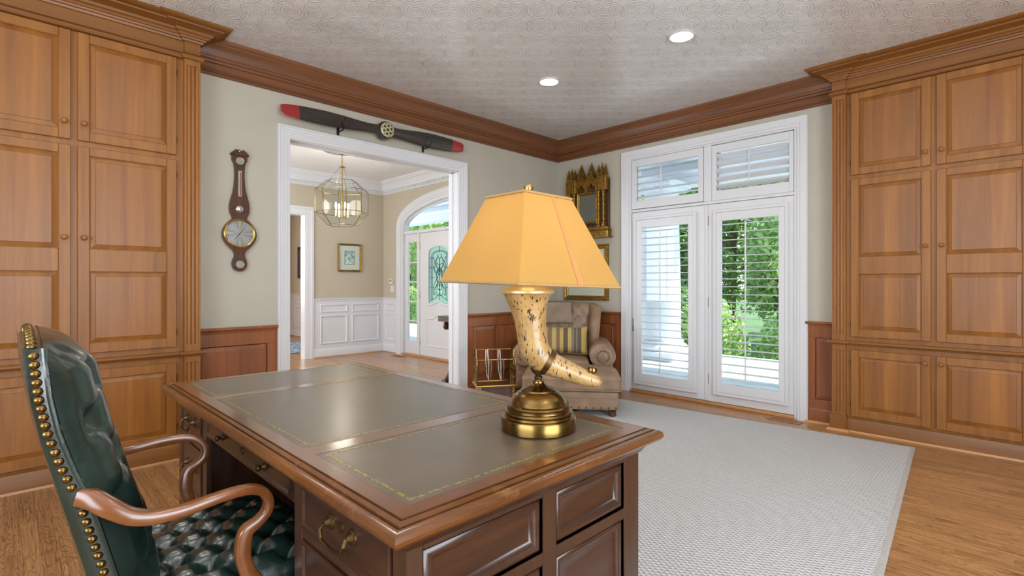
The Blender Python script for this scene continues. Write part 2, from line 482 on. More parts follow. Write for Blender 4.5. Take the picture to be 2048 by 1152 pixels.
class MB:
    def __init__(s):
        s.v, s.f = [], []
    def add(s, vs, fs):
        o = len(s.v)
        s.v += [tuple(p) for p in vs]
        s.f += [[i + o for i in f] for f in fs]
        return s
    def box(s, x0, x1, y0, y1, z0, z1, ch=0.0):
        lo = [min(x0, x1), min(y0, y1), min(z0, z1)]
        hi = [max(x0, x1), max(y0, y1), max(z0, z1)]
        if ch <= 0:
            vs = [((hi if i & 1 else lo)[0], (hi if i & 2 else lo)[1], (hi if i & 4 else lo)[2]) for i in range(8)]
            return s.add(vs, [(0, 2, 3, 1), (4, 5, 7, 6), (0, 1, 5, 4), (2, 6, 7, 3), (0, 4, 6, 2), (1, 3, 7, 5)])
        ch = min(ch, min(h - l for h, l in zip(hi, lo)) * 0.45)
        vs = []
        for c in range(8):
            for a in range(3):
                p = []
                for k in range(3):
                    up = c >> k & 1
                    q = hi[k] if up else lo[k]
                    if k != a:
                        q += -ch if up else ch
                    p.append(q)
                vs.append(p)
        I = lambda c, a: c * 3 + a
        fs = []
        for a in range(3):
            b, d = (a + 1) % 3, (a + 2) % 3
            for sd in (0, 1):
                cs = [sd << a | i << b | j << d for i, j in ((0, 0), (1, 0), (1, 1), (0, 1))]
                fs.append([I(c, a) for c in cs])
            for i in (0, 1):
                for j in (0, 1):
                    c0 = i << b | j << d
                    c1 = c0 | 1 << a
                    fs.append([I(c0, b), I(c1, b), I(c1, d), I(c0, d)])
        fs += [[I(c, 0), I(c, 1), I(c, 2)] for c in range(8)]
        return s.add(vs, fs)
    def rings(s, rs, cap=True, closed=False, loop=True):
        n = len(rs[0])
        vs = [p for r in rs for p in r]
        fs = []
        m = len(rs)
        for i in range(m if closed else m - 1):
            a, b = i * n, (i + 1) % m * n
            for j in range(n if loop else n - 1):
                k = (j + 1) % n
                fs.append((a + j, a + k, b + k, b + j))
        if cap and not closed:
            fs.append(list(range(n))[::-1])
            fs.append([(m - 1) * n + j for j in range(n)])
        return s.add(vs, fs)
    def sweep(s, path, prof, mp=flatmap, closed=False, cap=True):
        n = len(path)
        rs = []
        for i, p in enumerate(path):
            def nrm(a, b):
                dx, dy = b[0] - a[0], b[1] - a[1]
                L = math.hypot(dx, dy)
                return (dy / L, -dx / L)
            if closed or 0 < i < n - 1:
                n1, n2 = nrm(path[i - 1], p), nrm(p, path[(i + 1) % n])
            elif i == 0:
                n1 = n2 = nrm(p, path[1])
            else:
                n1 = n2 = nrm(path[-2], p)
            k = 1 + n1[0] * n2[0] + n1[1] * n2[1]
            mx, my = (n1[0] + n2[0]) / k, (n1[1] + n2[1]) / k
            rs.append([mp(p[0] + o * mx, p[1] + o * my, h) for o, h in prof])
        return s.rings(rs, cap, closed)
    def tube(s, pts, rad, n=8, cap=True, closed=False, up=(0, 0, 1), phase=0.0):
        P_ = [Vector(p) for p in pts]
        m = len(P_)
        if not isinstance(rad, (list, tuple)):
            rad = [rad] * m
        tang = []
        for i in range(m):
            a = P_[(i - 1) % m] if (closed or i > 0) else P_[i]
            b = P_[(i + 1) % m] if (closed or i < m - 1) else P_[i]
            tang.append((b - a).normalized())
        nv = Vector(up)
        if abs(nv.dot(tang[0])) > 0.95:
            nv = Vector((1, 0, 0)) if abs(tang[0].x) < 0.9 else Vector((0, 1, 0))
        nv = (nv - tang[0] * nv.dot(tang[0])).normalized()
        rs = []
        for i in range(m):
            if i:
                nv = nv - tang[i] * nv.dot(tang[i])
                nv.normalize()
            bv = tang[i].cross(nv)
            r = rad[i]
            ra, rb = r if isinstance(r, (list, tuple)) else (r, r)
            rs.append([P_[i] + nv * (math.cos(2 * PI * j / n + phase) * ra) + bv * (math.sin(2 * PI * j / n + phase) * rb) for j in range(n)])
        return s.rings(rs, cap, closed)
    def lathe(s, prof, n=24, c=(0, 0, 0), axis='z', closed=False):
        rs = []
        for r, z in prof:
            ring = []
            for j in range(n):
                a = 2 * PI * j / n
                x, y = max(r, 1e-5) * math.cos(a), max(r, 1e-5) * math.sin(a)
                q = {'z': (x, y, z), 'y': (x, -z, y), 'x': (z, x, y)}[axis]
                ring.append((q[0] + c[0], q[1] + c[1], q[2] + c[2]))
            rs.append(ring)
        return s.rings(rs, closed=closed)
    def panel(s, u0, u1, z0, z1, steps):
        rs = [[(u0 + i, -d, z0 + i), (u1 - i, -d, z0 + i), (u1 - i, -d, z1 - i), (u0 + i, -d, z1 - i)] for i, d in steps]
        return s.rings(rs)
    def grid(s, nu, nv, fn, loop=False):
        vs = [fn(i / (nu if loop else nu - 1), j / (nv - 1)) for j in range(nv) for i in range(nu)]
        fs = []
        for j in range(nv - 1):
            for i in range(nu if loop else nu - 1):
                k = (i + 1) % nu
                fs.append((j * nu + i, j * nu + k, (j + 1) * nu + k, (j + 1) * nu + i))
        return s.add(vs, fs)
    def rbox(s, x0, x1, y0, y1, z0, z1, r=0.03, n=9, fn=None):
        lo, hi = Vector((x0, y0, z0)), Vector((x1, y1, z1))
        def ts(a, b):
            k = [a, a + r * 0.15, a + r * 0.5, a + r]
            e = [b - r, b - r * 0.5, b - r * 0.15, b]
            mid = [a + r + (b - a - 2 * r) * i / (n - 1) for i in range(1, n - 1)]
            return k + mid + e
        T3 = [ts(lo[i], hi[i]) for i in range(3)]
        for a in range(3):
            b, c = (a + 1) % 3, (a + 2) % 3
            for side in (0, 1):
                vs = []
                for q in T3[c]:
                    for p in T3[b]:
                        v = [0, 0, 0]
                        v[a] = hi[a] if side else lo[a]
                        v[b], v[c] = p, q
                        inn = Vector([min(max(v[k], lo[k] + r), hi[k] - r) for k in range(3)])
                        d = Vector(v) - inn
                        if d.length > 1e-9:
                            d.normalize()
                        w_ = inn + d * r
                        vs.append(fn(w_) if fn else w_)
                nb = len(T3[b])
                fs = []
                for j in range(len(T3[c]) - 1):
                    for i in range(nb - 1):
                        f = (j * nb + i, j * nb + i + 1, (j + 1) * nb + i + 1, (j + 1) * nb + i)
                        fs.append(f if side else f[::-1])
                s.add(vs, fs)
        return s
    def prism(s, poly, mp, h0, h1):
        n = len(poly)
        return s.add([mp(a, b, h0) for a, b in poly] + [mp(a, b, h1) for a, b in poly],
                     [list(range(n))[::-1], list(range(n, 2 * n))] + [(i, (i + 1) % n, n + (i + 1) % n, n + i) for i in range(n)])
    def disc(s, c, r, d0, d1, n=24, mp=wallmap):
        return s.prism([(c[0] + r * math.cos(2 * PI * i / n), c[1] + r * math.sin(2 * PI * i / n)) for i in range(n)], mp, d0, d1)
    def mesh(s, name, smooth=38, recalc=True, merge=0.0):
        me = bpy.data.meshes.new(name)
        me.from_pydata(s.v, [], s.f)
        if recalc or merge:
            bm = bmesh.new(); bm.from_mesh(me)
            if merge:
                bmesh.ops.remove_doubles(bm, verts=bm.verts, dist=merge)
            bmesh.ops.recalc_face_normals(bm, faces=bm.faces)
            bm.to_mesh(me); bm.free()
        if smooth:
            me.polygons.foreach_set('use_smooth', [True] * len(me.polygons))
            me.set_sharp_from_angle(angle=R(smooth))
        me.update()
        return me
    def build(s, name, mat, parent=None, smooth=38, recalc=True, merge=0.0, loc=None, label=None):
        return link(name, s.mesh(name, smooth, recalc, merge), mat, parent, loc, label)

def link(name, me, mat=None, parent=None, loc=None, label=None):
    if mat is not None and not me.materials:
        me.materials.append(M[mat] if isinstance(mat, str) else mat)
    o = bpy.data.objects.new(name, me)
    col.objects.link(o)
    if parent is not None:
        o.parent = parent
    if loc is not None:
        o.location = loc
    if label:
        o['label'] = label
    return o

def tag(o, label, cat, group=None):
    o['label'] = label
    o['category'] = cat
    if group:
        o['group'] = group
    return o

def empty(name, loc=(0, 0, 0), rz=0.0, parent=None):
    o = bpy.data.objects.new(name, None)
    o.empty_display_size = 0.1
    col.objects.link(o)
    o.location = loc
    o.rotation_euler = (0, 0, rz)
    if parent is not None:
        o.parent = parent
    return o

def thing(name, label, cat, loc=(0, 0, 0), rz=0.0, group=None):
    return tag(empty(name, loc, rz), label, cat, group)

def structure(o, label=None):
    o['kind'] = 'structure'
    if label:
        o['label'] = label
    return o

def rnd_attr(me, vals):
    a = me.attributes.new('rnd', 'FLOAT', 'FACE')
    a.data.foreach_set('value', vals)

WA = dict(loc=(0, YA, 0), rz=0.0)              # left wall frame, u = x
WB = dict(loc=(XB, 0, 0), rz=R(-90))           # right wall frame, u = -y

# ================================================================ the room shell
FX0, FX1, FY0 = -2.4, XB, -2.55
mb = MB().box(FX0, XB + 0.02, FY0, YA + 0.16, -0.12, -0.012)
floor = structure(mb.build('floor', 'oak_trim', smooth=0), 'oak strip floor of the study')
# oak strips running along y; the ones in view are parts, the hidden rest one joined part
rest, rest_v = MB(), []
SW = 0.0572
nx = int((FX1 - FX0) / SW)
planks = []
for i in range(nx):
    x0 = FX0 + i * SW
    y = FY0 - rng.random() * 0.9
    while y < YA + 0.16:
        L = 0.55 + rng.random() * 0.95
        a, b = max(y, FY0), min(y + L, YA + 0.16)
        if b - a > 0.03:
            planks.append((x0, a, b))
        y += L
def in_view(x0, a, b):
    xm = x0 + SW / 2
    left = -0.35 < xm < 1.25 and b > 1.9 and a < 4.05
    right = 2.55 < xm < 4.83 and b > -0.6 and a < 0.42
    strip = 4.44 < xm and b > 0.9 and a < 3.35
    return left or right or strip
cnt = 0
for x0, a, b in planks:
    m_ = MB().box(x0 + 0.0002, x0 + SW - 0.0002, a + 0.0002, b - 0.0002, -0.012, 0.0, 0.0006)
    if in_view(x0, a, b) and cnt < 290:
        me = m_.mesh('plank', 0)
        rnd_attr(me, [rng.random()] * len(me.polygons))
        link('plank', me, 'oak_floor', floor)
        cnt += 1
    else:
        rest.add(m_.v, m_.f)
        rest_v += [rng.random()] * len(m_.f)
me = rest.mesh('plank_field', 0, recalc=False)
rnd_attr(me, rest_v)
o = link('plank_field', me, 'oak_floor', floor)
o['kind'] = 'stuff'
# foyer floor and the room beyond
f2 = structure(MB().box(-0.2, XF + 0.3, YA + 0.16, 12.2, -0.12, -0.012).build('floor_foyer', 'oak_trim', smooth=0), 'oak strip floor of the entrance hall')
fm, fv = MB(), []
i = 0
x0 = 0.3
while x0 < XF + 0.02:
    y = YA + 0.16 - rng.random() * 0.8
    while y < 11.6:
        L = 0.6 + rng.random()
        q = MB().box(x0 + 0.0004, x0 + SW - 0.0004, max(y, YA + 0.16) + 0.0005, min(y + L, 11.6) - 0.0005, -0.012, 0.0)
        fm.add(q.v, q.f); fv += [rng.random()] * 6
        y += L
    x0 += SW
me = fm.mesh('plank_field', 0, recalc=False)
rnd_attr(me, fv)
o = link('plank_field', me, 'oak_floor', f2)
o['kind'] = 'stuff'

structure(MB().box(FX0 - 0.15, XB + 0.2, FY0 - 0.15, YA + 0.15, H, H + 0.15).build('ceiling', 'ceil', smooth=0), 'off white embossed ceiling of the study')
structure(MB().box(-0.2, XB + 0.2, YA + 0.15, 12.2, H, H + 0.15).build('ceiling_foyer', 'white_flat', smooth=0), 'white ceiling of the entrance hall')

# left wall with the cased opening to the entrance hall
AX0, AX1, AZ = 1.630, 3.335, 2.335         # clear opening between the jambs
mb = MB()
mb.box(FX0 - 0.15, AX0 - 0.02, YA, YA + 0.15, 0, H)
mb.box(AX1 + 0.02, XB + 0.2, YA, YA + 0.15, 0, H)
mb.box(AX0 - 0.02, AX1 + 0.02, YA, YA + 0.15, AZ + 0.02, H)
structure(mb.build('wall_left', 'wall', smooth=0), 'greige wall with the cased opening')
# right wall with the french door opening
BY0, BY1, BZ = 1.437, 3.139, 2.555
mb = MB()
mb.box(XB, XB + 0.2, FY0 - 0.15, BY0 - 0.0, 0, H)
mb.box(XB, XB + 0.2, BY1, YA, 0, H)
mb.box(XB, XB + 0.2, BY0, BY1, BZ, H)
structure(mb.build('wall_right', 'wall', smooth=0), 'greige wall with the french doors')
# walls behind the camera, each with an opening added for the daylight fill
mb = MB()
mb.box(FX0, -0.7, FY0 - 0.15, FY0, 0, H); mb.box(1.9, XB, FY0 - 0.15, FY0, 0, H)
mb.box(-0.7, 1.9, FY0 - 0.15, FY0, 0, 0.05); mb.box(-0.7, 1.9, FY0 - 0.15, FY0, 2.45, H)
structure(mb.build('wall_near', 'wall', smooth=0), 'greige wall behind the viewpoint')
mb = MB()
mb.box(FX0 - 0.15, FX0, FY0 - 0.15, -0.7, 0, H); mb.box(FX0 - 0.15, FX0, 1.9, YA, 0, H)
mb.box(FX0 - 0.15, FX0, -0.7, 1.9, 0, 0.75); mb.box(FX0 - 0.15, FX0, -0.7, 1.9, 2.45, H)
structure(mb.build('wall_back', 'wall', smooth=0), 'greige wall behind the desk chair')

# crown moulding of the study walls
CR = [(0, 2.688), (0.016, 2.688), (0.021, 2.694), (0.021, 2.704), (0.014, 2.712), (0.012, 2.716), (0.012, 2.772), (0.018, 2.774), (0.026, 2.780), (0.028, 2.792),
      (0.034, 2.794), (0.042, 2.802), (0.044, 2.814), (0.050, 2.816), (0.052, 2.824), (0.056, 2.846), (0.066, 2.868), (0.080, 2.884), (0.088, 2.888), (0.089, 2.898), (0.094, 2.900), (0.102, 2.910), (0.104, 2.93), (0, 2.93)]
structure(MB().sweep([(-2.4, YA), (XB, YA), (XB, FY0)], CR).build('trim_1', 'crown', smooth=30), 'stained wood crown moulding')

# casing and jambs of the opening
CAS = [(-0.006, 0), (-0.006, 0.012), (0.0, 0.015), (0.014, 0.016), (0.018, 0.019), (0.032, 0.019), (0.036, 0.023), (0.052, 0.024), (0.056, 0.028), (0.074, 0.030), (0.078, 0.036), (0.090, 0.036), (0.094, 0.030), (0.094, 0)]
fa = structure(empty('trim_2', **WA), 'white moulded casing of the opening')
MB().sweep([(AX1 + 0.012, 0), (AX1 + 0.012, AZ + 0.012), (AX0 - 0.012, AZ + 0.012), (AX0 - 0.012, 0)], CAS, wallmap).build('casing', 'white', fa, smooth=25)
MB().sweep([(AX1 + 0.012, 0), (AX1 + 0.012, AZ + 0.012), (AX0 - 0.012, AZ + 0.012), (AX0 - 0.012, 0)], CAS, lambda u, z, d: (u, 0.15 + d, z)).build('casing', 'white', fa, smooth=25)
j = MB()
for u0, u1 in ((AX0 - 0.02, AX0), (AX1, AX1 + 0.02)):
    j.box(u0, u1, 0.0, 0.055, 0, AZ, 0.003); j.box(u0, u1, 0.095, 0.15, 0, AZ, 0.003)
    s_ = -0.012 if u0 < 2 else 0.012
    j.box(u0 + s_, u1 + s_, 0.05, 0.1, 0, AZ)
j.box(AX0, AX1, 0.0, 0.055, AZ, AZ + 0.02, 0.003); j.box(AX0, AX1, 0.095, 0.15, AZ, AZ + 0.02, 0.003); j.box(AX0, AX1, 0.05, 0.1, AZ + 0.012, AZ + 0.02)
j.build('jamb', 'white', fa)

# stained wainscot of the study
ZC = 0.862
CAPP = [(0, 0.815), (0.014, 0.815), (0.016, 0.826), (0.022, 0.836), (0.030, 0.840), (0.034, 0.846), (0.034, 0.858), (0.030, ZC), (0, ZC)]
BASE = [(0, 0.0), (0.022, 0.0), (0.022, 0.105), (0.018, 0.118), (0.012, 0.124), (0, 0.124)]
SHOE = [(0.022, 0.0), (0.038, 0.0), (0.037, 0.008), (0.032, 0.016), (0.022, 0.019)]
def wainscot(name, fr, u0, u1, panels, label, st=0.07):
    w_ = structure(empty(name, **fr), label)
    b = MB().box(u0, u1, 0.0, -0.004, 0.0, 0.83)
    b.build('backing', 'wains', w_, smooth=0)
    fr_ = MB()
    fr_.box(u0, u1, 0, -0.012, 0.725, 0.83, 0.002)
    fr_.box(u0, u1, 0, -0.012, 0.1, 0.20, 0.002)
    e = [u0] + [x for p in panels for x in p] + [u1]
    for i in range(0, len(e), 2):
        if e[i + 1] - e[i] > 0.004:
            fr_.box(e[i], e[i + 1], 0, -0.012, 0.2, 0.725, 0.002)
    fr_.build('frame', 'wains', w_, smooth=0)
    for a, b in panels:
        MB().panel(a + 0.002, b - 0.002, 0.202, 0.723, [(0, 0.0), (0, 0.004), (0.004, 0.004), (0.034, 0.011), (0.036, 0.013), (0.05, 0.013)]).build('panel', 'wains_panel', w_, smooth=0)
    MB().sweep([(u0, 0), (u1, 0)], CAPP, flatmap).build('rail_cap', 'wains', w_, smooth=30)
    MB().sweep([(u0, 0), (u1, 0)], BASE, flatmap).build('baseboard', 'wains', w_, smooth=30)
    MB().sweep([(u0, 0), (u1, 0)], SHOE, flatmap).build('shoe_moulding', 'oak_trim', w_, smooth=30)
wainscot('trim_3', WA, 0.961, 1.536, [(0.963, 1.452)], 'stained wainscot beside the left built-in cabinet')
wainscot('trim_4', WA, 3.447, XB, [(3.53, 3.86), (3.93, 4.33), (4.40, 4.84)], 'stained wainscot behind the magazine rack')
wainscot('trim_5', WB, -YA, -3.235, [(-4.09, -3.72), (-3.65, -3.31)], 'stained wainscot behind the armchair')
wainscot('trim_6', WB, -1.371, -1.135, [(-1.30, -1.137)], 'stained wainscot beside the right built-in cabinet')

# ================================================================ built-in cabinets
CROWN_CAB = [(0, 2.702), (0.014, 2.706), (0.020, 2.716), (0.020, 2.728), (0.012, 2.738), (0.006, 2.742), (0, 2.748), (0, 2.820), (0.012, 2.822), (0.016, 2.834), (0.026, 2.838), (0.030, 2.848), (0.040, 2.850),
             (0.046, 2.860), (0.060, 2.868), (0.066, 2.880), (0.090, 2.890), (0.116, 2.898), (0.120, 2.906), (0.140, 2.910), (0.156, 2.918), (0.164, 2.929), (-0.012, 2.929), (-0.012, 2.702)]
WAIST = [(0, 0.692), (0.010, 0.694), (0.014, 0.702), (0.026, 0.706), (0.030, 0.712), (0.030, 0.720), (0.024, 0.726), (-0.01, 0.727), (-0.01, 0.692)]
PLINTH = [(0, 0.0), (0.012, 0.0), (0.012, 0.100), (0.008, 0.108), (0, 0.110)]
SHOEC = [(0.012, 0.0), (0.030, 0.0), (0.029, 0.009), (0.024, 0.017), (0.012, 0.021)]

def cab_door(parent, u0, u1, z0, z1, openings, D, knob_u, knob_z, grain='cab'):
    T0, T1 = D - 0.02, D
    fr_ = MB()
    st = 0.056
    fr_.box(u0, u0 + st, -T0, -T1, z0, z1, 0.0035)
    fr_.box(u1 - st, u1, -T0, -T1, z0, z1, 0.0035)
    e = [z0] + [q for op in openings for q in op] + [z1]
    for i in range(0, len(e), 2):
        fr_.box(u0 + st - 0.001, u1 - st + 0.001, -T0, -T1 + 0.0004, e[i], e[i + 1], 0.0035)
    d = fr_.build('door', grain, parent, smooth=0)
    for a, b in openings:
        MB().panel(u0 + st - 0.003, u1 - st + 0.003, a - 0.003, b + 0.003, [(0, T0), (0, T1 - 0.013), (0.005, T1 - 0.013), (0.031, T1 - 0.005), (0.033, T1 - 0.002), (0.04, T1 - 0.002)]).build('panel', 'cab_panel', d, smooth=0)
    k = MB().lathe([(0.0, 0.0), (0.007, 0.0), (0.006, 0.008), (0.007, 0.012), (0.014, 0.016), (0.0165, 0.022), (0.014, 0.028), (0.007, 0.031), (0, 0.0315)], 16, (knob_u, -T1, knob_z), 'y')
    k.build('knob', 'cab', d, smooth=60)
    hs = u0 if knob_u > (u0 + u1) / 2 else u1
    s_ = -0.006 if hs == u0 else 0.006
    for hz in (z0 + 0.1, z1 - 0.1):
        MB().tube([(hs + s_ * 0.4, -T1 + 0.004, hz - 0.02), (hs + s_ * 0.4, -T1 + 0.004, hz + 0.02)], 0.003, 6).build('hinge', 'dark_brass', d)

def pilaster(parent, u0, u1, D):
    Dp = D + 0.016
    p_ = MB()
    wd = u1 - u0
    sec = [(u0, 0.0), (u0, Dp)]
    fw = wd * 0.135
    for k in range(3):
        c = u0 + wd * (0.25 + 0.25 * k)
        for i in range(7):
            a = PI * i / 6
            sec.append((c - fw * math.cos(a) * 0.9, Dp - fw * 0.8 * math.sin(a)))
    sec += [(u1, Dp), (u1, 0.0)]
    for z0, z1 in ((0.15, 0.655), (0.775, 2.665)):
        p_.prism(sec, lambda a, b, h: (a, -b, h), z0, z1)
    for z0, z1 in ((0.0, 0.15), (0.655, 0.775), (2.665, 2.75)):
        p_.box(u0, u1, 0, -Dp + (0.001 if z1 > 2 else 0.0), z0, z1)
    q = p_.build('pilaster', 'cab', parent, smooth=30)
    MB().box(u0 - 0.014, u1 + 0.010, 0, -Dp - 0.014, 0.0, 0.132, 0.004).build('plinth_block', 'cab_h', q, smooth=0)

def cabinet(fr, D, pil, run, doors, label, left_side):
    c = thing('built_in_cabinet', label, 'cabinet', fr['loc'], fr['rz'])
    a, b = run
    fl = MB()
    fl.box(a, b, 0, -(D - 0.022), 0.02, 2.83)
    fl.build('carcass', 'cab', c, smooth=0)
    Df = D - 0.004
    p0, p1 = pil
    Dp = D + 0.016
    if left_side:      # pilaster stands at the right end of the run
        path = [(a, -Df), (p0, -Df), (p0, -Dp), (p1, -Dp), (p1, 0)]
        pf = [(a, -(D - 0.02)), (p0, -(D - 0.02))]
    else:
        path = [(p0, 0), (p0, -Dp), (p1, -Dp), (p1, -Df), (b, -Df)]
        pf = [(p1, -(D - 0.02)), (b, -(D - 0.02))]
    MB().sweep(path, CROWN_CAB).build('crown', 'cab_h', c, smooth=28)
    MB().sweep(path, WAIST).build('waist_rail', 'cab_h', c, smooth=28)
    MB().sweep(pf, [(o + 0.012, h) for o, h in PLINTH] ).build('base', 'cab_h', c, smooth=28)
    MB().sweep([(q[0] + (0.012 if left_side and q[0] == p1 else (-0.016 if (not left_side and q[0] == p0) else (0.012 if (not left_side and q[0] == p1) else (-0.016 if (left_side and q[0] == p0) else 0)))), q[1] - (0.016 if abs(q[1] + Dp) < 1e-6 else 0) + (0.006 if abs(q[1] + Df) < 1e-6 else 0)) for q in path], [(o - 0.012, h) for o, h in SHOEC]).build('shoe_moulding', 'oak_trim', c, smooth=28)
    MB().box(a, b, -(D - 0.021), -(D - 0.006), 2.71, 2.83).build('frieze', 'cab_h', c, smooth=0)
    pilaster(c, p0, p1, D)
    for (u0, u1, ks) in doors:
        ku = u1 - 0.030 if ks > 0 else u0 + 0.030
        cab_door(c, u0, u1, 0.127, 0.657, [(0.187, 0.598)], D, ku, 0.600)
        cab_door(c, u0, u1, 0.761, 2.015, [(0.822, 1.258), (1.396, 1.960)], D, ku, 1.462)
        cab_door(c, u0, u1, 2.048, 2.700, [(2.106, 2.644)], D, ku, 2.150)
    return c
cabinet(WA, 0.140, (0.866, 0.961), (-0.75, 0.866), [(-0.7, -0.255, -1), (-0.225, 0.285, 1), (0.316, 0.825, -1)],
        'tall stained built-in cabinet beside the wall barometer and doorway', True)
cabinet(WB, 0.112, (-1.147, -1.053), (-1.053, 0.6), [(-1.021, -0.521, 1), (-0.490, 0.010, -1), (0.045, 0.545, 1)],
        'tall stained built-in cabinet beside the white french doors', False)

# ================================================================ french doors, transoms, shutters
fb = structure(empty('trim_7', **WB), 'white casing of the french doors')
CASB = [(-0.004, 0), (-0.004, 0.014), (0.0, 0.017), (0.020, 0.018), (0.024, 0.024), (0.074, 0.026), (0.080, 0.030), (0.084, 0.026), (0.084, 0)]
uL, uR = -BY1, -BY0
MB().sweep([(uR, 0), (uR, BZ), (uL, BZ), (uL, 0)], CASB, wallmap).build('casing', 'white', fb, smooth=25)
fj = MB()
fj.box(uL, uL + 0.03, -0.004, 0.2, 0.0, BZ, 0.003); fj.box(uR - 0.03, uR, -0.004, 0.2, 0.0, BZ, 0.003)
fj.box(uL + 0.03, uR - 0.03, -0.004, 0.2, BZ - 0.02, BZ, 0.003)
fj.build('jamb', 'white', fb, smooth=0)
MB().box(uL + 0.03, uR - 0.03, -0.006, 0.2, 1.962, 1.990, 0.004).build('transom_bar', 'white', fb, smooth=0)
MB().box(-2.282, -2.202, -0.008, 0.2, 1.990, BZ - 0.02, 0.004).build('mullion', 'white', fb, smooth=0)
MB().box(uL + 0.03, uR - 0.03, -0.03, 0.2, 0.0, 0.028, 0.005).build('threshold', 'oak_trim', fb, smooth=0)

def leaf_door(name, u0, u1, z0, z1, gl, label, hinge_u, handle):
    d = structure(empty(name, **WB), label)
    g0, g1, h0, h1 = gl
    f_ = MB()
    f_.box(u0, g0, 0.0, 0.045, z0, z1, 0.003); f_.box(g1, u1, 0.0, 0.045, z0, z1, 0.003)
    f_.box(g0, g1, 0.0, 0.045, z0, h0, 0.003); f_.box(g0, g1, 0.0, 0.045, h1, z1, 0.003)
    f_.build('slab', 'white', d, smooth=0)
    MB().box(g0, g1, 0.020, 0.026, h0, h1).build('pane', 'glass', d, smooth=0)
    for hz in (0.25, 1.0, 1.80):
        MB().box(hinge_u - 0.012, hinge_u + 0.012, 0.002, -0.005, hz - 0.05, hz + 0.05, 0.002).build('hinge', 'old_brass' if hz > 1.7 else 'hinge_grey', d, smooth=0)
    if handle:
        hk = MB().tube([(u0 + 0.02, -0.004, 0.72), (u0 + 0.02, -0.02, 0.73), (u0 + 0.05, -0.028, 0.735), (u0 + 0.085, -0.026, 0.73)], 0.005, 8)
        hk.box(u0 + 0.008, u0 + 0.03, 0.002, -0.006, 0.66, 0.80, 0.002)
        hk.build('handle', 'silver', d)
leaf_door('door_1', -3.100, -2.268, 0.032, 1.958, (-3.0, -2.40, 0.17, 1.83), 'white glazed french door by the armchair', -2.258, True)
leaf_door('door_2', -2.240, -1.470, 0.032, 1.958, (-2.12, -1.55, 0.17, 1.83), 'white glazed french door by the floor vent', -2.248, False)
MB().box(-2.268, -2.240, -0.012, 0.045, 0.032, 1.958, 0.004).build('astragal', 'white', fb, smooth=0)
for nm, a, b, lb in (('window_1', -3.105, -2.284, 'transom over the french door by the armchair'), ('window_2', -2.200, -1.470, 'transom over the french door by the floor vent')):
    w1 = structure(empty(nm, **WB), lb)
    f_ = MB()
    f_.sweep([(a, 1.992), (a, 2.533), (b, 2.533), (b, 1.992)], [(0, -0.06), (0.045, -0.06), (0.045, -0.1), (0, -0.1)], wallmap, closed=True)
    f_.build('sash', 'white', w1, smooth=0)
    MB().box(a, b, 0.076, 0.082, 2.0, 2.525).build('pane', 'glass', w1, smooth=0)

def shutter(u0, u1, z0, z1, op, nl, tilt, label, rod, bulk=0.03, lw=0.076, front=0.034):
    s_ = thing('plantation_shutter', label, 'shutter', **{'loc': WB['loc'], 'rz': WB['rz']})
    o0, o1, p0, p1 = op
    # outer frame proud of the door
    if bulk:
        MB().sweep([(u0 - bulk, z0 - bulk), (u0 - bulk, z1 + bulk), (u1 + bulk, z1 + bulk), (u1 + bulk, z0 - bulk)], [(0, 0.0), (0, front - 0.004), (0.004, front), (bulk - 0.003, front), (bulk - 0.001, front - 0.003), (bulk - 0.001, 0.0)], wallmap, closed=True).build('mount_frame', 'white', s_, smooth=0)
    f_ = MB()
    y0, y1 = -front + 0.030, -front + 0.003
    f_.box(u0, o0, y0, y1, z0, z1, 0.003); f_.box(o1, u1, y0, y1, z0, z1, 0.003)
    f_.box(o0 - 0.001, o1 + 0.001, y0, y1 + 0.0004, z0, p0, 0.003); f_.box(o0 - 0.001, o1 + 0.001, y0, y1 + 0.0004, p1, z1, 0.003)
    f_.build('panel_frame', 'white', s_, smooth=0)
    step = (p1 - p0) / nl
    yc = (y0 + y1) / 2 + 0.012
    prof = []
    for i in range(12):
        a = 2 * PI * i / 12
        prof.append((lw / 2 * math.cos(a), 0.0045 * math.sin(a)))
    ca, sa = math.cos(tilt), math.sin(tilt)
    sec = [(a * ca - b * sa, a * sa + b * ca) for a, b in prof]
    me = MB().rings([[(o0 + 0.003, yc + q[0], q[1]) for q in sec], [(o1 - 0.003, yc + q[0], q[1]) for q in sec]]).mesh('louver', 50)
    for i in range(nl):
        link('louver', me, 'white', s_, (0, 0, p0 + step * (i + 0.5)))
    ry = yc - lw / 2 * ca - 0.006
    rz = lw / 2 * sa
    MB().box(rod - 0.006, rod + 0.006, ry - 0.005, ry + 0.005, p0 + step * 0.35 - rz, p1 - step * 0.25 - rz, 0.002).build('tilt_rod', 'white', s_, smooth=0)
    return s_
shutter(-3.030, -2.380, 0.122, 1.868, (-2.962, -2.434, 0.208, 1.783), 21, R(1), 'tall louvered shutter on the french door by the armchair', -2.735)
shutter(-2.148, -1.533, 0.138, 1.866, (-2.098, -1.585, 0.224, 1.786), 21, R(1), 'tall louvered shutter on the french door by the floor vent', -1.865)
shutter(-3.100, -2.286, 1.996, 2.530, (-3.046, -2.337, 2.084, 2.454), 5, R(24), 'short transom shutter with nearly open louvers, above the armchair side', -2.735, bulk=0.0, front=0.016)
shutter(-2.198, -1.470, 1.990, 2.524, (-2.157, -1.505, 2.082, 2.450), 5, R(-30), 'short transom shutter with half tilted louvers, above the floor vent side', -1.84, bulk=0.0, front=0.016)

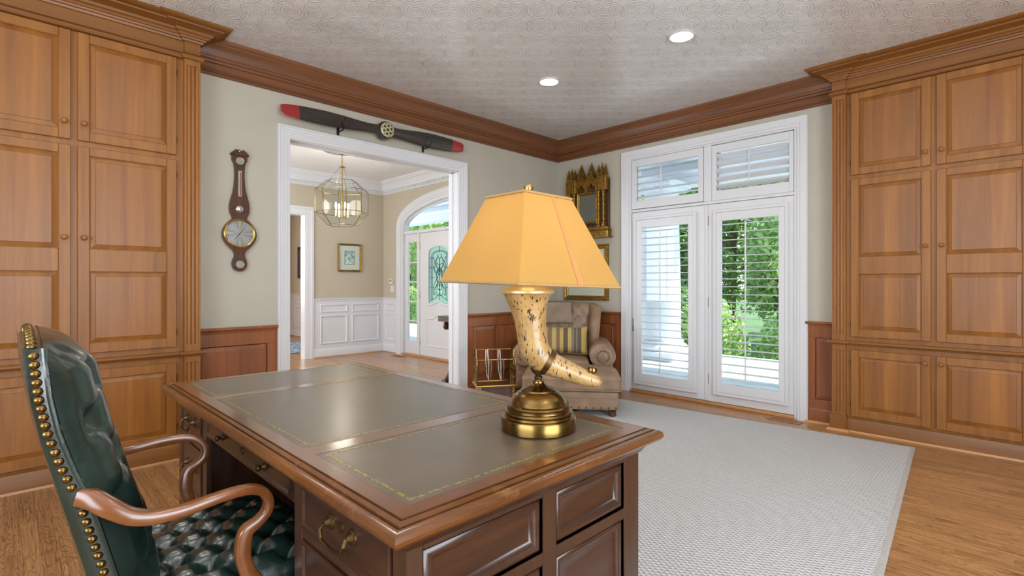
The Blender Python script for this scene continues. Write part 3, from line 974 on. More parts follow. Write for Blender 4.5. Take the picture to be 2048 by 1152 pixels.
# ================================================================ outside: porch, column, trees
structure(MB().box(XB + 0.2, 9.2, -4, 16, -0.25, -0.1).build('floor_porch', 'deck', smooth=0), 'pale porch floor')
structure(MB().box(XB + 0.2, 9.5, -4, 16, 3.3, 3.4).build('ceiling_porch', 'porch_white', smooth=0), 'pale porch ceiling')
mb = MB().box(8.55, 8.95, -4, 16, 2.92, 3.3, 0.01).box(8.45, 9.05, -4, 16, 3.12, 3.18, 0.01)
o = mb.build('trim_8', 'porch_white', smooth=0); structure(o, 'white porch beam')
structure(MB().box(9.2, 80, -40, 70, -1.0, -0.6).build('floor_lawn', 'grass', smooth=0), 'lawn beyond the porch')

def porch_column(x, y, label):
    c = thing('porch_column', label, 'column', (x, y, -0.1))
    MB().lathe([(0.0, 0.30), (0.33, 0.30), (0.335, 0.33), (0.33, 0.36), (0.325, 1.2), (0.29, 2.8), (0.285, 2.85), (0.30, 2.86), (0, 2.86)], 40).build('shaft', 'porch_white', c)
    MB().lathe([(0, 0.14), (0.42, 0.14), (0.45, 0.17), (0.45, 0.21), (0.41, 0.245), (0.375, 0.25), (0.37, 0.27), (0.38, 0.30), (0, 0.30)], 40).build('base', 'porch_white', c)
    MB().box(-0.47, 0.47, -0.47, 0.47, 0, 0.14, 0.008).build('plinth', 'porch_white', c, smooth=0)
    MB().box(-0.37, 0.37, -0.37, 0.37, 2.92, 3.02, 0.008).box(-0.33, 0.33, -0.33, 0.33, 2.86, 2.92, 0.008).build('capital', 'porch_white', c, smooth=0)
porch_column(8.15, 4.55, 'round white porch column outside the french door by the armchair')

def tree(x, y, h, r, key, label, n=1500, group='trees beyond the porch'):
    t_ = thing('tree', label, 'tree', (x, y, -0.6), rng.random() * 6.28, group)
    pts = [(0, 0, 0), (0.05, 0.03, h * 0.3), (0.12, -0.05, h * 0.55), (0.05, 0.05, h * 0.85)]
    MB().tube(pts, [0.16, 0.12, 0.09, 0.03], 8).build('trunk', 'bark', t_)
    br = MB()
    for k in range(5):
        a = 2 * PI * k / 5 + rng.random()
        z = h * (0.25 + 0.1 * k)
        br.tube([(0.1 * math.cos(a), 0.1 * math.sin(a), z), (r * 0.45 * math.cos(a), r * 0.45 * math.sin(a), z + r * 0.35), (r * 0.8 * math.cos(a), r * 0.8 * math.sin(a), z + r * 0.5)], [0.05, 0.03, 0.012], 6)
    br.build('branches', 'bark', t_)
    lf, vals = MB(), []
    clumps = [(rng.uniform(-1, 1), rng.uniform(-1, 1), rng.uniform(-1, 1), rng.uniform(0.22, 0.42)) for _ in range(34)]
    for i in range(n):
        cx, cy, cz, cr = clumps[i % 34]
        q = Vector((rng.gauss(0, 1), rng.gauss(0, 1), rng.gauss(0, 1))).normalized() * cr * (0.5 + 0.5 * rng.random())
        k = 1.0 / max(1.0, math.sqrt(cx * cx + cy * cy + cz * cz))
        p = Vector(((cx * k * 0.75 + q.x) * r, (cy * k * 0.75 + q.y) * r, h * 0.54 + (cz * k * 0.75 + q.z) * h * 0.47))
        d = Vector((rng.gauss(0, 1), rng.gauss(0, 1), rng.gauss(0, 0.7))).normalized()
        e = d.cross(Vector((rng.gauss(0, 1), rng.gauss(0, 1), rng.gauss(0, 1)))).normalized()
        L = rng.uniform(0.055, 0.12)
        a = p - d * L
        lf.add([a, p + e * L * 0.5, p + d * L, p - e * L * 0.5], [(0, 1, 2, 3)])
        vals.append(rng.random())
    me = lf.mesh('foliage', 0, recalc=False)
    rnd_attr(me, vals)
    link('foliage', me, key, t_)
TL = ['light green tree standing beyond the porch', 'dull green tree standing beyond the porch', 'yellow green tree standing beyond the porch']
TG = ['light green trees', 'dull green trees', 'yellow green trees']
ti = 0
for row, (x, sp, r, h, y0, y1) in enumerate(((13.6, 2.45, 0.98, 5.2, 2.0, 27), (16.4, 2.9, 1.16, 6.6, 3.82, 33), (19.4, 3.43, 1.38, 9.0, 2.8, 38))):
    y = y0
    while y < y1:
        k = (ti * 2 + row) % 3 if row < 2 else 1
        lb, gr = (TL[k], TG[k]) if row < 2 else ('tall dull green tree at the back of the wood', 'tall trees at the back of the wood')
        tree(x + (ti % 2) * 0.25, y, h + (ti * 7 % 4) * 0.3, r, ['leaf_a', 'leaf_b', 'leaf_c'][k], lb, (9500, 8000, 6500)[row], gr)
        y += sp
        ti += 1
# low shrubs that close the gap under the crowns
for i in range(9):
    y = 2.6 + i * 2.95
    s_ = thing('shrub', 'low leafy shrub under the trees beyond the porch', 'shrub', (10.9 + i % 2 * 0.3, y, -0.6), 0, 'low shrubs beyond the porch')
    lf, vals = MB(), []
    for _ in range(5200):
        q = Vector((rng.gauss(0, 1), rng.gauss(0, 1), abs(rng.gauss(0, 1)))).normalized() * (0.55 + 0.45 * rng.random())
        p = Vector((q.x * 1.0, q.y * 1.42, q.z * 1.75))
        d = Vector((rng.gauss(0, 1), rng.gauss(0, 1), rng.gauss(0, 1))).normalized()
        e = d.cross(Vector((rng.gauss(0, 1), rng.gauss(0, 1), rng.gauss(0, 1)))).normalized()
        L = rng.uniform(0.045, 0.085)
        lf.add([p - d * L, p + e * L * 0.5, p + d * L, p - e * L * 0.5], [(0, 1, 2, 3)])
        vals.append(rng.random())
    me = lf.mesh('foliage', 0, recalc=False)
    rnd_attr(me, vals)
    link('foliage', me, ['leaf_a', 'leaf_c'][i % 2], s_)
    MB().tube([(0, 0, 0), (0.05, 0.05, 0.8)], [0.04, 0.02], 6).build('stem', 'bark', s_)

# ================================================================ entrance hall beyond the opening
YS, ZS, ARCH_A, ARCH_B = 5.93, 2.13, 1.475, 0.40
def arch_z(u, a=ARCH_A, b=ARCH_B, z=ZS):
    q = 1 - ((u + YS) / a) ** 2
    return z + b * math.sqrt(max(q, 0))
def columns(mb, us, zl, zh, z0, z1, d0, d1):
    for i in range(len(us) - 1):
        a, b = us[i], us[i + 1]
        if zl:
            mb.prism([(a, z0), (b, z0), (b, zl[i + 1]), (a, zl[i])], wallmap, d0, d1)
        if zh:
            mb.prism([(a, zh[i]), (b, zh[i + 1]), (b, z1), (a, z1)], wallmap, d0, d1)
    return mb
WF = dict(loc=(XF, 0, 0), rz=R(-90))
NA = 36
aus = [-YS - ARCH_A * math.cos(PI * i / NA) for i in range(NA + 1)]
fw = structure(empty('wall_front', **WF), 'beige entrance wall with the arched door')
mb = MB()
mb.box(-YF - 0.15, -YS - ARCH_A, 0, 0.12, 0, H); mb.box(-YS + ARCH_A, -(YA + 0.15), 0, 0.12, 0, H)
columns(mb, aus, None, [arch_z(u) for u in aus], 0, H, 0.0, -0.12)
mb.build('wall_face', 'wall_foyer', fw, smooth=0)
apath = [(-YS + ARCH_A, 0)] + [(u, arch_z(u)) for u in reversed(aus)] + [(-YS - ARCH_A, 0)]
CASF = [(0, 0), (0, 0.014), (0.03, 0.018), (0.034, 0.024), (0.075, 0.026), (0.082, 0.034), (0.10, 0.034), (0.10, 0)]
t8 = structure(empty('trim_9', **WF), 'white casing of the arched entrance')
MB().sweep(apath, CASF, wallmap).build('casing', 'white', t8, smooth=25)
MB().sweep(apath, [(-0.05, 0.004), (0.0, 0.004), (0.0, -0.12), (-0.05, -0.12)], wallmap).build('frame', 'white', t8, smooth=25)
MB().box(-YS - ARCH_A, -YS + ARCH_A, 0.03, 0.11, 1.992, 2.045, 0.005).build('door_head', 'white', t8, smooth=0)
for u in (-6.955, -4.905):
    MB().box(u - 0.022, u + 0.022, 0.03, 0.11, 0.0, 2.0, 0.005).build('mullion', 'white', t8, smooth=0)
MB().box(-YS - ARCH_A, -YS + ARCH_A, -0.005, 0.16, 0.0, 0.03, 0.004).build('threshold', 'oak_trim', t8, smooth=0)
# arched light
w3 = structure(empty('window_3', **WF), 'arched window over the entrance door')
gp = [(u, arch_z(u) - 0.04) for u in aus[2:-2]]
MB().prism([(gp[0][0], 2.046)] + gp + [(gp[-1][0], 2.046)], wallmap, -0.085, -0.091).build('pane', 'glass', w3, smooth=0)
MB().sweep([(gp[-1][0], 2.05)] + gp[::-1] + [(gp[0][0], 2.05)], [(-0.035, -0.06), (0.01, -0.06), (0.01, -0.11), (-0.035, -0.11)], wallmap).build('sash', 'white', w3, smooth=25)
# sidelight
for nm, a, b in (('window_4', -7.36, -6.98), ('window_5', -4.88, -4.5)):
    s4 = structure(empty(nm, **WF), 'sidelight of five panes beside the entrance door')
    f_ = MB()
    f_.box(a, a + 0.06, 0.05, 0.10, 0.03, 1.99, 0.003); f_.box(b - 0.05, b, 0.05, 0.10, 0.03, 1.99, 0.003)
    zz = [0.24, 0.565, 0.885, 1.205, 1.525, 1.86]
    f_.box(a + 0.059, b - 0.049, 0.0505, 0.0995, 0.031, zz[0], 0.003); f_.box(a + 0.059, b - 0.049, 0.0505, 0.0995, zz[-1], 1.989, 0.003)
    for z in zz[1:-1]:
        f_.box(a + 0.05, b - 0.04, 0.055, 0.095, z - 0.012, z + 0.012, 0.003)
    f_.build('sash', 'white', s4, smooth=0)
    for z0_, z1_ in zip(zz[:-1], zz[1:]):
        MB().box(a + 0.055, b - 0.045, 0.072, 0.078, z0_ + 0.008, z1_ - 0.008).build('pane', 'glass', s4, smooth=0)
# entrance door leaves
def glass_low(u, c): return 0.855 + 0.055 * math.exp(-((u - c) / 0.11) ** 2)
def glass_high(u, c, hw):
    q = abs(u - c) / hw
    return 1.66 + 0.11 * math.sqrt(max(0, 1 - q * q)) if q > 0.0 else 1.77
def entry_leaf(name, u0, u1, label, handle_u):
    d = structure(empty(name, **WF), label)
    c, hw = (u0 + u1) / 2, 0.262
    us = [c - hw + 2 * hw * i / 24 for i in range(25)]
    f_ = MB()
    f_.box(u0, c - hw, 0.05, 0.10, 0.032, 1.988); f_.box(c + hw, u1, 0.05, 0.10, 0.032, 1.988)
    columns(f_, us, [glass_low(u, c) for u in us], [glass_high(u, c, hw) for u in us], 0.032, 1.988, -0.05, -0.10)
    f_.build('slab', 'white', d, smooth=0)
    pth = [(us[0], glass_low(us[0], c))] + [(u, glass_high(u, c, hw)) for u in us] + [(u, glass_low(u, c)) for u in reversed(us)]
    pth = pth[1:]
    MB().sweep(pth, [(-0.028, -0.05), (-0.028, -0.044), (-0.012, -0.036), (0.012, -0.04), (0.012, -0.06), (-0.02, -0.06)], wallmap, closed=True).build('glazing_bead', 'white', d, smooth=30)
    MB().prism(pth, wallmap, -0.072, -0.078).build('pane', 'leaded_glass', d, smooth=0)
    cm = MB()
    r_ = 0.0042
    def ln(pts): cm.tube([(c + a, 0.070, b) for a, b in pts], r_, 5, up=(0, 1, 0))
    def ell(a, b, ra, rb): cm.tube([(c + a + ra * math.cos(2 * PI * i / 20), 0.070, b + rb * math.sin(2 * PI * i / 20)) for i in range(20)], r_, 5, closed=True, up=(0, 1, 0))
    for k in (0.84, 0.70):
        ln([(-hw * k, 0.92)] + [(hw * k * (i / 8 - 1), 1.60 + (0.11 * k) * math.sqrt(max(0, 1 - (i / 8 - 1) ** 2))) for i in range(17)] + [(hw * k, 0.92)])
    ln([(0, 1.77), (0, 1.66)]); ln([(0, 0.91), (0, 1.02)])
    for b, ra, rb in ((1.50, 0.075, 0.09), (1.42, 0.11, 0.07), (1.30, 0.07, 0.10), (1.08, 0.08, 0.09), (1.14, 0.05, 0.06), (1.36, 0.045, 0.045)):
        ell(-ra * 0.55, b, ra * 0.6, rb); ell(ra * 0.55, b, ra * 0.6, rb)
    for s_ in (-1, 1):
        ln([(s_ * (0.04 + 0.12 * math.sin(PI * i / 12) ** 2), 1.64 - 0.034 * i) for i in range(20)])
        ln([(s_ * (0.16 - 0.13 * math.sin(PI * i / 10) ** 2), 1.60 - 0.05 * i) for i in range(13)])
        for z in (1.12, 1.27, 1.43, 1.58):
            ln([(s_ * hw * 0.98, z), (s_ * 0.13, z)])
        ln([(s_ * 0.0, 1.02), (s_ * 0.10, 0.96), (s_ * hw * 0.95, 0.90)])
    cm.build('lead_came', 'lead', d)
    pb = [(c - 0.30, 0.20), (c - 0.30, 0.62)] + [(c - 0.30 + 0.6 * i / 20, 0.62 + 0.075 * math.exp(-((i / 20 - 0.5) / 0.16) ** 2)) for i in range(1, 20)] + [(c + 0.30, 0.62), (c + 0.30, 0.20)]
    MB().sweep(pb, [(-0.02, -0.052), (-0.016, -0.042), (0.0, -0.038), (0.012, -0.044), (0.014, -0.052)], wallmap, closed=True).build('panel_mould', 'white', d, smooth=30)
    hb = MB().box(handle_u - 0.016, handle_u + 0.016, 0.052, 0.042, 0.90, 1.22, 0.003)
    hb.tube([(handle_u, 0.045, 1.08), (handle_u, 0.005, 1.07), (handle_u, 0.0, 1.0), (handle_u, 0.012, 0.94), (handle_u, 0.045, 0.93)], 0.008, 8)
    hb.build('handle', 'brass', d)
    hu = u0 if handle_u > c else u1
    for hz in (0.25, 1.0, 1.78):
        MB().box(hu - 0.014, hu + 0.006, 0.052, 0.044, hz - 0.055, hz + 0.055, 0.003).build('hinge', 'brass', d)
entry_leaf('door_3', -6.932, -5.945, 'white entrance door with leaded glass by the sidelight', -6.02)
entry_leaf('door_4', -5.935, -4.93, 'second white entrance door leaf with leaded glass', -5.86)

# back wall of the hall with an inner doorway, room beyond
mb = MB().box(3.357, XF + 0.2, YF, YF + 0.15, 0, H).box(-0.2, 2.40, YF, YF + 0.15, 0, H).box(2.40, 3.357, YF, YF + 0.15, 2.264, H)
structure(mb.build('wall_hall', 'wall_foyer', smooth=0), 'beige hall wall with the inner doorway')
WH = dict(loc=(0, YF, 0), rz=0.0)
t9 = structure(empty('trim_10', **WH), 'white casing of the inner doorway')
cp = [(3.357, 0), (3.357, 2.264), (2.40, 2.264), (2.40, 0)]
MB().sweep(cp, [(0, 0), (0, 0.014), (0.07, 0.018), (0.075, 0.026), (0.115, 0.026), (0.115, 0)], wallmap).build('casing', 'white', t9, smooth=25)
MB().sweep(cp, [(-0.02, 0.0), (0, 0.0), (0, -0.15), (-0.02, -0.15)], wallmap).build('jamb', 'white', t9, smooth=25)
structure(MB().box(4.66, 4.86, YF + 0.15, 12.2, 0, H).build('wall_far_right', 'wall_foyer', smooth=0), 'beige wall of the room beyond')
structure(MB().box(-0.2, 4.86, 12.2, 12.35, 0, H).build('wall_far', 'wall_foyer', smooth=0), 'beige end wall of the room beyond')
structure(MB().box(-0.2, -0.05, YA + 0.15, 12.2, 0, H).build('wall_hall_end', 'wall_foyer', smooth=0), 'beige end wall of the hall')

def white_wainscot(name, fr, u0, u1, cols, label, zc=0.94):
    w_ = structure(empty(name, **fr), label)
    MB().box(u0, u1, 0, -0.010, 0.0, zc - 0.02).build('backing', 'white', w_, smooth=0)
    MB().sweep([(u0, 0), (u1, 0)], [(0, zc - 0.06), (0.014, zc - 0.055), (0.020, zc - 0.02), (0.034, zc - 0.015), (0.034, zc - 0.004), (0.03, zc), (0, zc)]).build('rail_cap', 'white', w_, smooth=30)
    MB().sweep([(u0, 0), (u1, 0)], [(0, 0.012), (0.022, 0.012), (0.022, 0.12), (0.014, 0.135), (0, 0.135)]).build('baseboard', 'white', w_, smooth=30)
    MB().sweep([(u0, 0), (u1, 0)], [(0, 0), (0.038, 0), (0.034, 0.012), (0.022, 0.016), (0, 0.016)]).build('shoe_moulding', 'oak_trim', w_, smooth=30)
    for a, b in cols:
        for z0_, z1_ in ((0.21, 0.665), (0.715, 0.845)):
            MB().sweep([(a, z0_), (a, z1_), (b, z1_), (b, z0_)], [(0, 0.010), (0.004, 0.022), (0.014, 0.024), (0.026, 0.014), (0.028, 0.010)], wallmap, closed=True).build('panel_mould', 'white', w_, smooth=30)
white_wainscot('trim_11', WH, 3.472, XF, [(3.58, 4.04), (4.12, 4.62)], 'white panelled wainscot of the hall')
white_wainscot('trim_12', WF, -YF, -7.505, [(-7.88, -7.58)], 'white panelled wainscot beside the entrance')
white_wainscot('trim_13', dict(loc=(4.66, 0, 0), rz=R(-90)), -12.2, -8.12, [(-11.6, -10.8), (-10.7, -9.9), (-9.8, -9.0)], 'white panelled wainscot of the room beyond')

# white hall crown with dentils
HC = [(0, 2.716), (0.012, 2.716), (0.016, 2.724), (0.016, 2.734), (0.030, 2.740), (0.030, 2.775), (0.040, 2.780), (0.044, 2.80), (0.06, 2.84), (0.09, 2.875), (0.105, 2.88), (0.11, 2.90), (0.125, 2.905), (0.13, 2.93), (0, 2.93)]
t12 = structure(MB().sweep([(0.0, YF), (XF, YF), (XF, YA + 0.15)], HC).build('trim_14', 'white', smooth=30), 'white crown moulding with dentils in the hall')
dn = MB()
x = 2.4
while x < XF - 0.06:
    dn.box(x, x + 0.022, YF - 0.046, YF - 0.028, 2.744, 2.772); x += 0.042
y = YF - 0.06
while y > 5.2:
    dn.box(XF - 0.046, XF - 0.028, y - 0.022, y, 2.744, 2.772); y -= 0.042
o = dn.build('dentil', 'white', t12, smooth=0); o['kind'] = 'stuff'
structure(MB().sweep([(4.66, 12.2), (4.66, 8.12)], HC).build('trim_15', 'white', smooth=30), 'white crown moulding of the room beyond')

# framed print on the hall wall
def framed(name, fr, u0, u1, z0, z1, label, frame_mat, fw_, mat_w, art_mat, cat='picture', dp=0.03, inner=None, matm='mat_board'):
    p_ = thing(name, label, cat, fr['loc'], fr['rz'])
    MB().sweep([(u0, z0), (u0, z1), (u1, z1), (u1, z0)], [(0, 0.002), (0, dp), (fw_ * 0.25, dp + 0.004), (fw_ * 0.5, dp - 0.008), (fw_ * 0.8, dp - 0.004), (fw_, dp - 0.014), (fw_, 0.002)], wallmap, closed=True).build('frame', frame_mat, p_, smooth=30)
    MB().box(u0 + fw_, u1 - fw_, -0.004, -0.010, z0 + fw_, z1 - fw_).build('mat', matm, p_, smooth=0)
    k = fw_ + mat_w
    if inner:
        MB().sweep([(u0 + k, z0 + k), (u0 + k, z1 - k), (u1 - k, z1 - k), (u1 - k, z0 + k)], [(0, 0.010), (0, 0.0125), (0.008, 0.0125), (0.008, 0.010)], wallmap, closed=True).build('inner_line', inner, p_, smooth=0)
        k += 0.008
    a = MB().box(-(u1 - u0) / 2 + k, (u1 - u0) / 2 - k, -0.0102, -0.0115, -(z1 - z0) / 2 + k, (z1 - z0) / 2 - k).build('print', art_mat, p_, smooth=0, loc=((u0 + u1) / 2, 0, (z0 + z1) / 2))
    MB().box(u0 + fw_ * 0.9, u1 - fw_ * 0.9, -0.0150, -0.0155, z0 + fw_ * 0.9, z1 - fw_ * 0.9).build('glass', 'glass', p_, smooth=0)
    return p_
framed('framed_print', WH, 3.878, 4.287, 1.375, 1.835, 'small gold framed bird print on the hall wall', 'gilt', 0.03, 0.085, 'art_bird', inner='gold_tool')
framed('framed_painting', dict(loc=(4.66, 0, 0), rz=R(-90)), -11.45, -10.98, 1.29, 1.98, 'dark framed brown painting in the room beyond the hall', 'black_iron', 0.06, 0.0, 'art_dark', matm='art_dark')
b_ = MB().box(3.25, 4.3, 8.75, 10.3, 0.0005, 0.012, 0.003).build('area_rug', 'blue_rug', smooth=0)
tag(b_, 'blue and white patterned rug in the room beyond the hall', 'rug')

# thermostat and switch on the entrance wall
t_ = thing('thermostat', 'white wall thermostat beside the arched entrance', 'thermostat', (XF, 7.70, 1.215), R(-90))
MB().box(-0.055, 0.055, 0, -0.025, -0.045, 0.045, 0.004).build('housing', 'white', t_, smooth=0)
MB().box(-0.03, 0.03, -0.0252, -0.026, -0.005, 0.025).build('display', 'silver', t_, smooth=0)
t_ = thing('light_switch', 'white switch plate under the thermostat', 'switch', (XF, 7.68, 1.085), R(-90))
MB().box(-0.055, 0.055, 0, -0.007, -0.055, 0.055, 0.003).build('plate', 'white', t_, smooth=0)
for k in (-0.022, 0.022):
    MB().box(k - 0.014, k + 0.014, -0.007, -0.012, -0.03, 0.03, 0.002).build('rocker', 'cream', t_, smooth=0)
# floor register in the hall
t_ = thing('floor_register', 'small brass floor register in the hall by the sidelight', 'vent', (4.55, 7.22, 0.0005), 0)
MB().box(-0.05, 0.05, -0.14, 0.14, 0, 0.006, 0.002).build('plate', 'vent_metal', t_, smooth=0)
for k in range(7):
    MB().box(-0.03, 0.03, -0.12 + k * 0.036, -0.105 + k * 0.036, 0.006, 0.0075).build('slot', 'black_iron', t_, smooth=0)

# lantern and ceiling medallion
LX, LY = 3.152, 6.354
m_ = thing('ceiling_medallion', 'round white plaster ceiling medallion above the lantern', 'medallion', (LX, LY, H))
MB().lathe([(0.0, -0.022), (0.06, -0.024), (0.09, -0.012), (0.11, -0.022), (0.14, -0.026), (0.17, -0.012), (0.20, -0.010), (0.22, -0.022), (0.24, -0.018), (0.255, -0.006), (0.26, -0.0005), (0, -0.0005)], 40).build('disc', 'plaster', m_, smooth=30)
lm_ = MB().lathe([(0, 0), (0.022, -0.002), (0.018, -0.010), (0, -0.014)], 8, (0, 0, -0.012)).mesh('petal', 40)
for k in range(16):
    a = 2 * PI * k / 16
    link('petal', lm_, 'pale_gold', m_, (0.155 * math.cos(a), 0.155 * math.sin(a), 0))
c_ = thing('hanging_lantern', 'octagonal brass and glass lantern hanging in the hall', 'chandelier', (LX, LY, 0), R(45))
MB().lathe([(0, 2.905), (0.075, 2.905), (0.07, 2.89), (0.03, 2.872), (0.012, 2.86), (0, 2.86)], 20).build('canopy', 'brass', c_)
ch = MB()
for k in range(6):
    z = 2.855 - k * 0.024
    ch.tube([(0.008 * math.cos(2 * PI * i / 8) * (1 if k % 2 else 0), 0.008 * math.cos(2 * PI * i / 8) * (0 if k % 2 else 1), z + 0.016 * math.sin(2 * PI * i / 8)) for i in range(8)], 0.0028, 5, closed=True)
ch.build('chain', 'brass', c_)
MB().lathe([(0, 2.722), (0.012, 2.722), (0.02, 2.712), (0.042, 2.706), (0.042, 2.70), (0.01, 2.692), (0, 2.692)], 16).build('hub', 'brass', c_)
MB().tube([(0, 0, 2.70), (0, 0, 2.035)], 0.008, 8).build('stem', 'brass', c_)
def octo(a, f): return [(a, -f), (a, f), (f, a), (-f, a), (-a, f), (-a, -f), (-f, -a), (f, -a)]
lv = [(octo(0.165, 0.085), 2.518), (octo(0.298, 0.150), 2.395), (octo(0.298, 0.150), 2.107), (octo(0.165, 0.085), 1.942)]
fr_ = MB()
for o8, z in lv:
    for k in range(8):
        a, b = o8[k], o8[(k + 1) % 8]
        fr_.tube([(*a, z), (*b, z)], 0.0032, 5)
for (oa, za), (ob, zb) in zip(lv[:-1], lv[1:]):
    for k in range(8):
        fr_.tube([(*oa[k], za), (*ob[k], zb)], 0.0032, 5)
fr_.build('frame', 'old_brass', c_)
for (oa, za), (ob, zb) in zip(lv[:-1], lv[1:]):
    for k in range(8):
        a, b, c0, d0 = oa[k], oa[(k + 1) % 8], ob[(k + 1) % 8], ob[k]
        MB().add([(*a, za), (*b, za), (*c0, zb), (*d0, zb)], [(0, 1, 2, 3)]).build('pane', 'lantern_glass', c_, smooth=0, recalc=False)
for k in range(4):
    a = PI / 4 + PI / 2 * k
    MB().tube([(0.03 * math.cos(a), 0.03 * math.sin(a), 2.70), (0.165 * math.cos(a), 0.165 * math.sin(a), 2.52)], 0.0035, 5).build('chain_stay', 'silver', c_)
    x, y = 0.085 * math.cos(a), 0.085 * math.sin(a)
    MB().tube([(0, 0, 2.05), (x * 0.6, y * 0.6, 2.04), (x, y, 2.06)], 0.005, 6).build('arm', 'brass', c_)
    cd = MB().tube([(x, y, 2.055), (x, y, 2.16)], 0.011, 10).build('candle', 'candle', c_)
    MB().lathe([(0, 2.16), (0.010, 2.175), (0.013, 2.195), (0.008, 2.225), (0, 2.245)], 10, (x, y, 0)).build('bulb', 'bulb', cd)
light('POINT', 'lantern_light', (LX, LY, 2.26), 12, (1.0, 0.90, 0.76), shadow_soft_size=0.12)

# console table behind the jamb
k_ = thing('console_table', 'greyed wood console table with scrolled bracket in the hall', 'table', (0, 0, 0))
MB().box(3.655, 4.62, 4.36, 4.95, 0.735, 0.80, 0.006).build('top', 'console', k_, smooth=0)
def spiral(cx, cz, r0, r1, a0, a1, n=26):
    return [(cx + (r0 + (r1 - r0) * i / n) * math.cos(a0 + (a1 - a0) * i / n), cz + (r0 + (r1 - r0) * i / n) * math.sin(a0 + (a1 - a0) * i / n)) for i in range(n + 1)]
for yy in (4.40, 4.86):
    pts = [(a, yy, b) for a, b in spiral(3.735, 0.685, 0.012, 0.048, 0, 3.2 * PI)]
    pts += [(3.80, yy, 0.68), (3.84, yy, 0.60), (3.84, yy, 0.40), (3.80, yy, 0.18), (3.74, yy, 0.07), (3.70, yy, 0.03)]
    MB().tube(pts, [0.02] * 27 + [0.028, 0.034, 0.032, 0.028, 0.03, 0.03], 10).build('leg', 'dark_wood', k_)
    MB().rbox(3.66, 3.78, yy - 0.045, yy + 0.045, 0.0, 0.05, 0.02, 5).build('foot', 'dark_wood', k_)
MB().box(3.9, 4.55, 4.38, 4.9, 0.66, 0.735, 0.004).build('apron', 'console', k_, smooth=0)
for yy in (4.42, 4.84):
    MB().box(4.5, 4.56, yy - 0.03, yy + 0.03, 0, 0.66, 0.004).build('leg', 'dark_wood', k_, smooth=0)

# ================================================================ desk
def tf(mb, loc, rz):
    c, s_ = math.cos(rz), math.sin(rz)
    mb.v = [(loc[0] + x * c - y * s_, loc[1] + x * s_ + y * c, loc[2] + z) for x, y, z in mb.v]
    return mb
DX0, DX1, DY0, DY1 = 0.47, 1.372, 0.757, 2.589
desk = thing('executive_desk', 'dark mahogany pedestal desk with leather panelled top', 'desk', (0, 0, 0))
NO = 0.044
rect = [(DX0 + NO, DY0 + NO), (DX1 - NO, DY0 + NO), (DX1 - NO, DY1 - NO), (DX0 + NO, DY1 - NO)]
NOSE = [(-0.03, 0.712), (0.004, 0.712), (0.008, 0.717), (0.012, 0.7235), (0.026, 0.7255), (0.037, 0.731), (0.043, 0.739), (0.044, 0.746), (0.041, 0.754), (0.034, 0.759), (0.027, 0.7605), (0.0265, 0.7575), (0.022, 0.7575), (0.0215, 0.763), (0.012, 0.766), (0.0115, 0.763), (0.007, 0.763), (0.0065, 0.767), (-0.03, 0.767)]
top = MB().sweep(rect, NOSE, closed=True).build('desk_top', 'desk_edge', desk, smooth=28)
f_ = MB()
LXa, LXb = 0.546, 1.284
LYs = [(0.835, 1.240), (1.300, 2.078), (2.136, 2.512)]
xa, xb, ya, yb = DX0 + 0.03, DX1 - 0.03, DY0 + 0.03, DY1 - 0.03
xa, xb, ya, yb = DX0 + 0.0385, DX1 - 0.0385, DY0 + 0.0385, DY1 - 0.0385
E8 = 0.0006
f_.add([(xa, ya, 0.7672), (xb, ya, 0.7672), (LXb, LYs[0][0], 0.7672), (LXa, LYs[0][0], 0.7672), (xb, yb, 0.7672), (LXb, LYs[2][1], 0.7672), (LXa, LYs[2][1], 0.7672), (xa, yb, 0.7672)],
       [(0, 1, 2, 3), (1, 4, 5, 2), (4, 7, 6, 5), (7, 0, 3, 6)])
for a, b in ((LYs[0][1], LYs[1][0]), (LYs[1][1], LYs[2][0])):
    f_.add([(LXa, a, 0.7672), (LXb, a, 0.7672), (LXb, b, 0.7672), (LXa, b, 0.7672)], [(0, 1, 2, 3)])
f_.box(xa + 0.03, xb - 0.03, ya + 0.03, yb - 0.03, 0.720, 0.7655)
f_.build('top_border', 'desk_top', top, smooth=0)
for a, b in LYs:
    lp = MB().box(LXa + 0.001, LXb - 0.001, a + 0.001, b - 0.001, 0.7645, 0.7668).build('leather_inset', 'desk_leather', desk, smooth=0)
    g0, g1 = LXa + 0.016, LXb - 0.016
    MB().sweep([(g0, a + 0.016), (g0, b - 0.016), (g1, b - 0.016), (g1, a + 0.016)], [(0, 0.7664), (0, 0.7671), (0.0085, 0.7671), (0.0085, 0.7664)], closed=True).build('gold_border', 'gold_tool', lp, smooth=0)

PANEL_STEPS = [(-0.002, 0.0), (0, 0.0), (0.0, -0.012), (0.005, -0.006), (0.012, -0.003), (0.019, -0.004), (0.026, -0.009), (0.031, -0.015), (0.034, -0.016), (0.06, -0.016)]
def face(loc, rz, u0, u1, z0, z1, holes, mat, parent, name, thick=0.02):
    # flat framed face with panel holes given as (u0, u1, z0, z1), u columns shared
    mb = MB()
    cols_ = sorted(set([(h[0], h[1]) for h in holes]))
    e = [u0] + [x for c in cols_ for x in c] + [u1]
    for i in range(0, len(e), 2):
        mb.box(e[i], e[i + 1], 0, thick, z0, z1, 0.002)
    for c in cols_:
        hs = sorted([(h[2], h[3]) for h in holes if (h[0], h[1]) == c])
        ez = [z0] + [x for h in hs for x in h] + [z1]
        for i in range(0, len(ez), 2):
            mb.box(c[0] - 0.001, c[1] + 0.001, 0.0004, thick, ez[i], ez[i + 1], 0.002)
    return tf(mb, loc, rz).build(name, mat, parent, smooth=0)
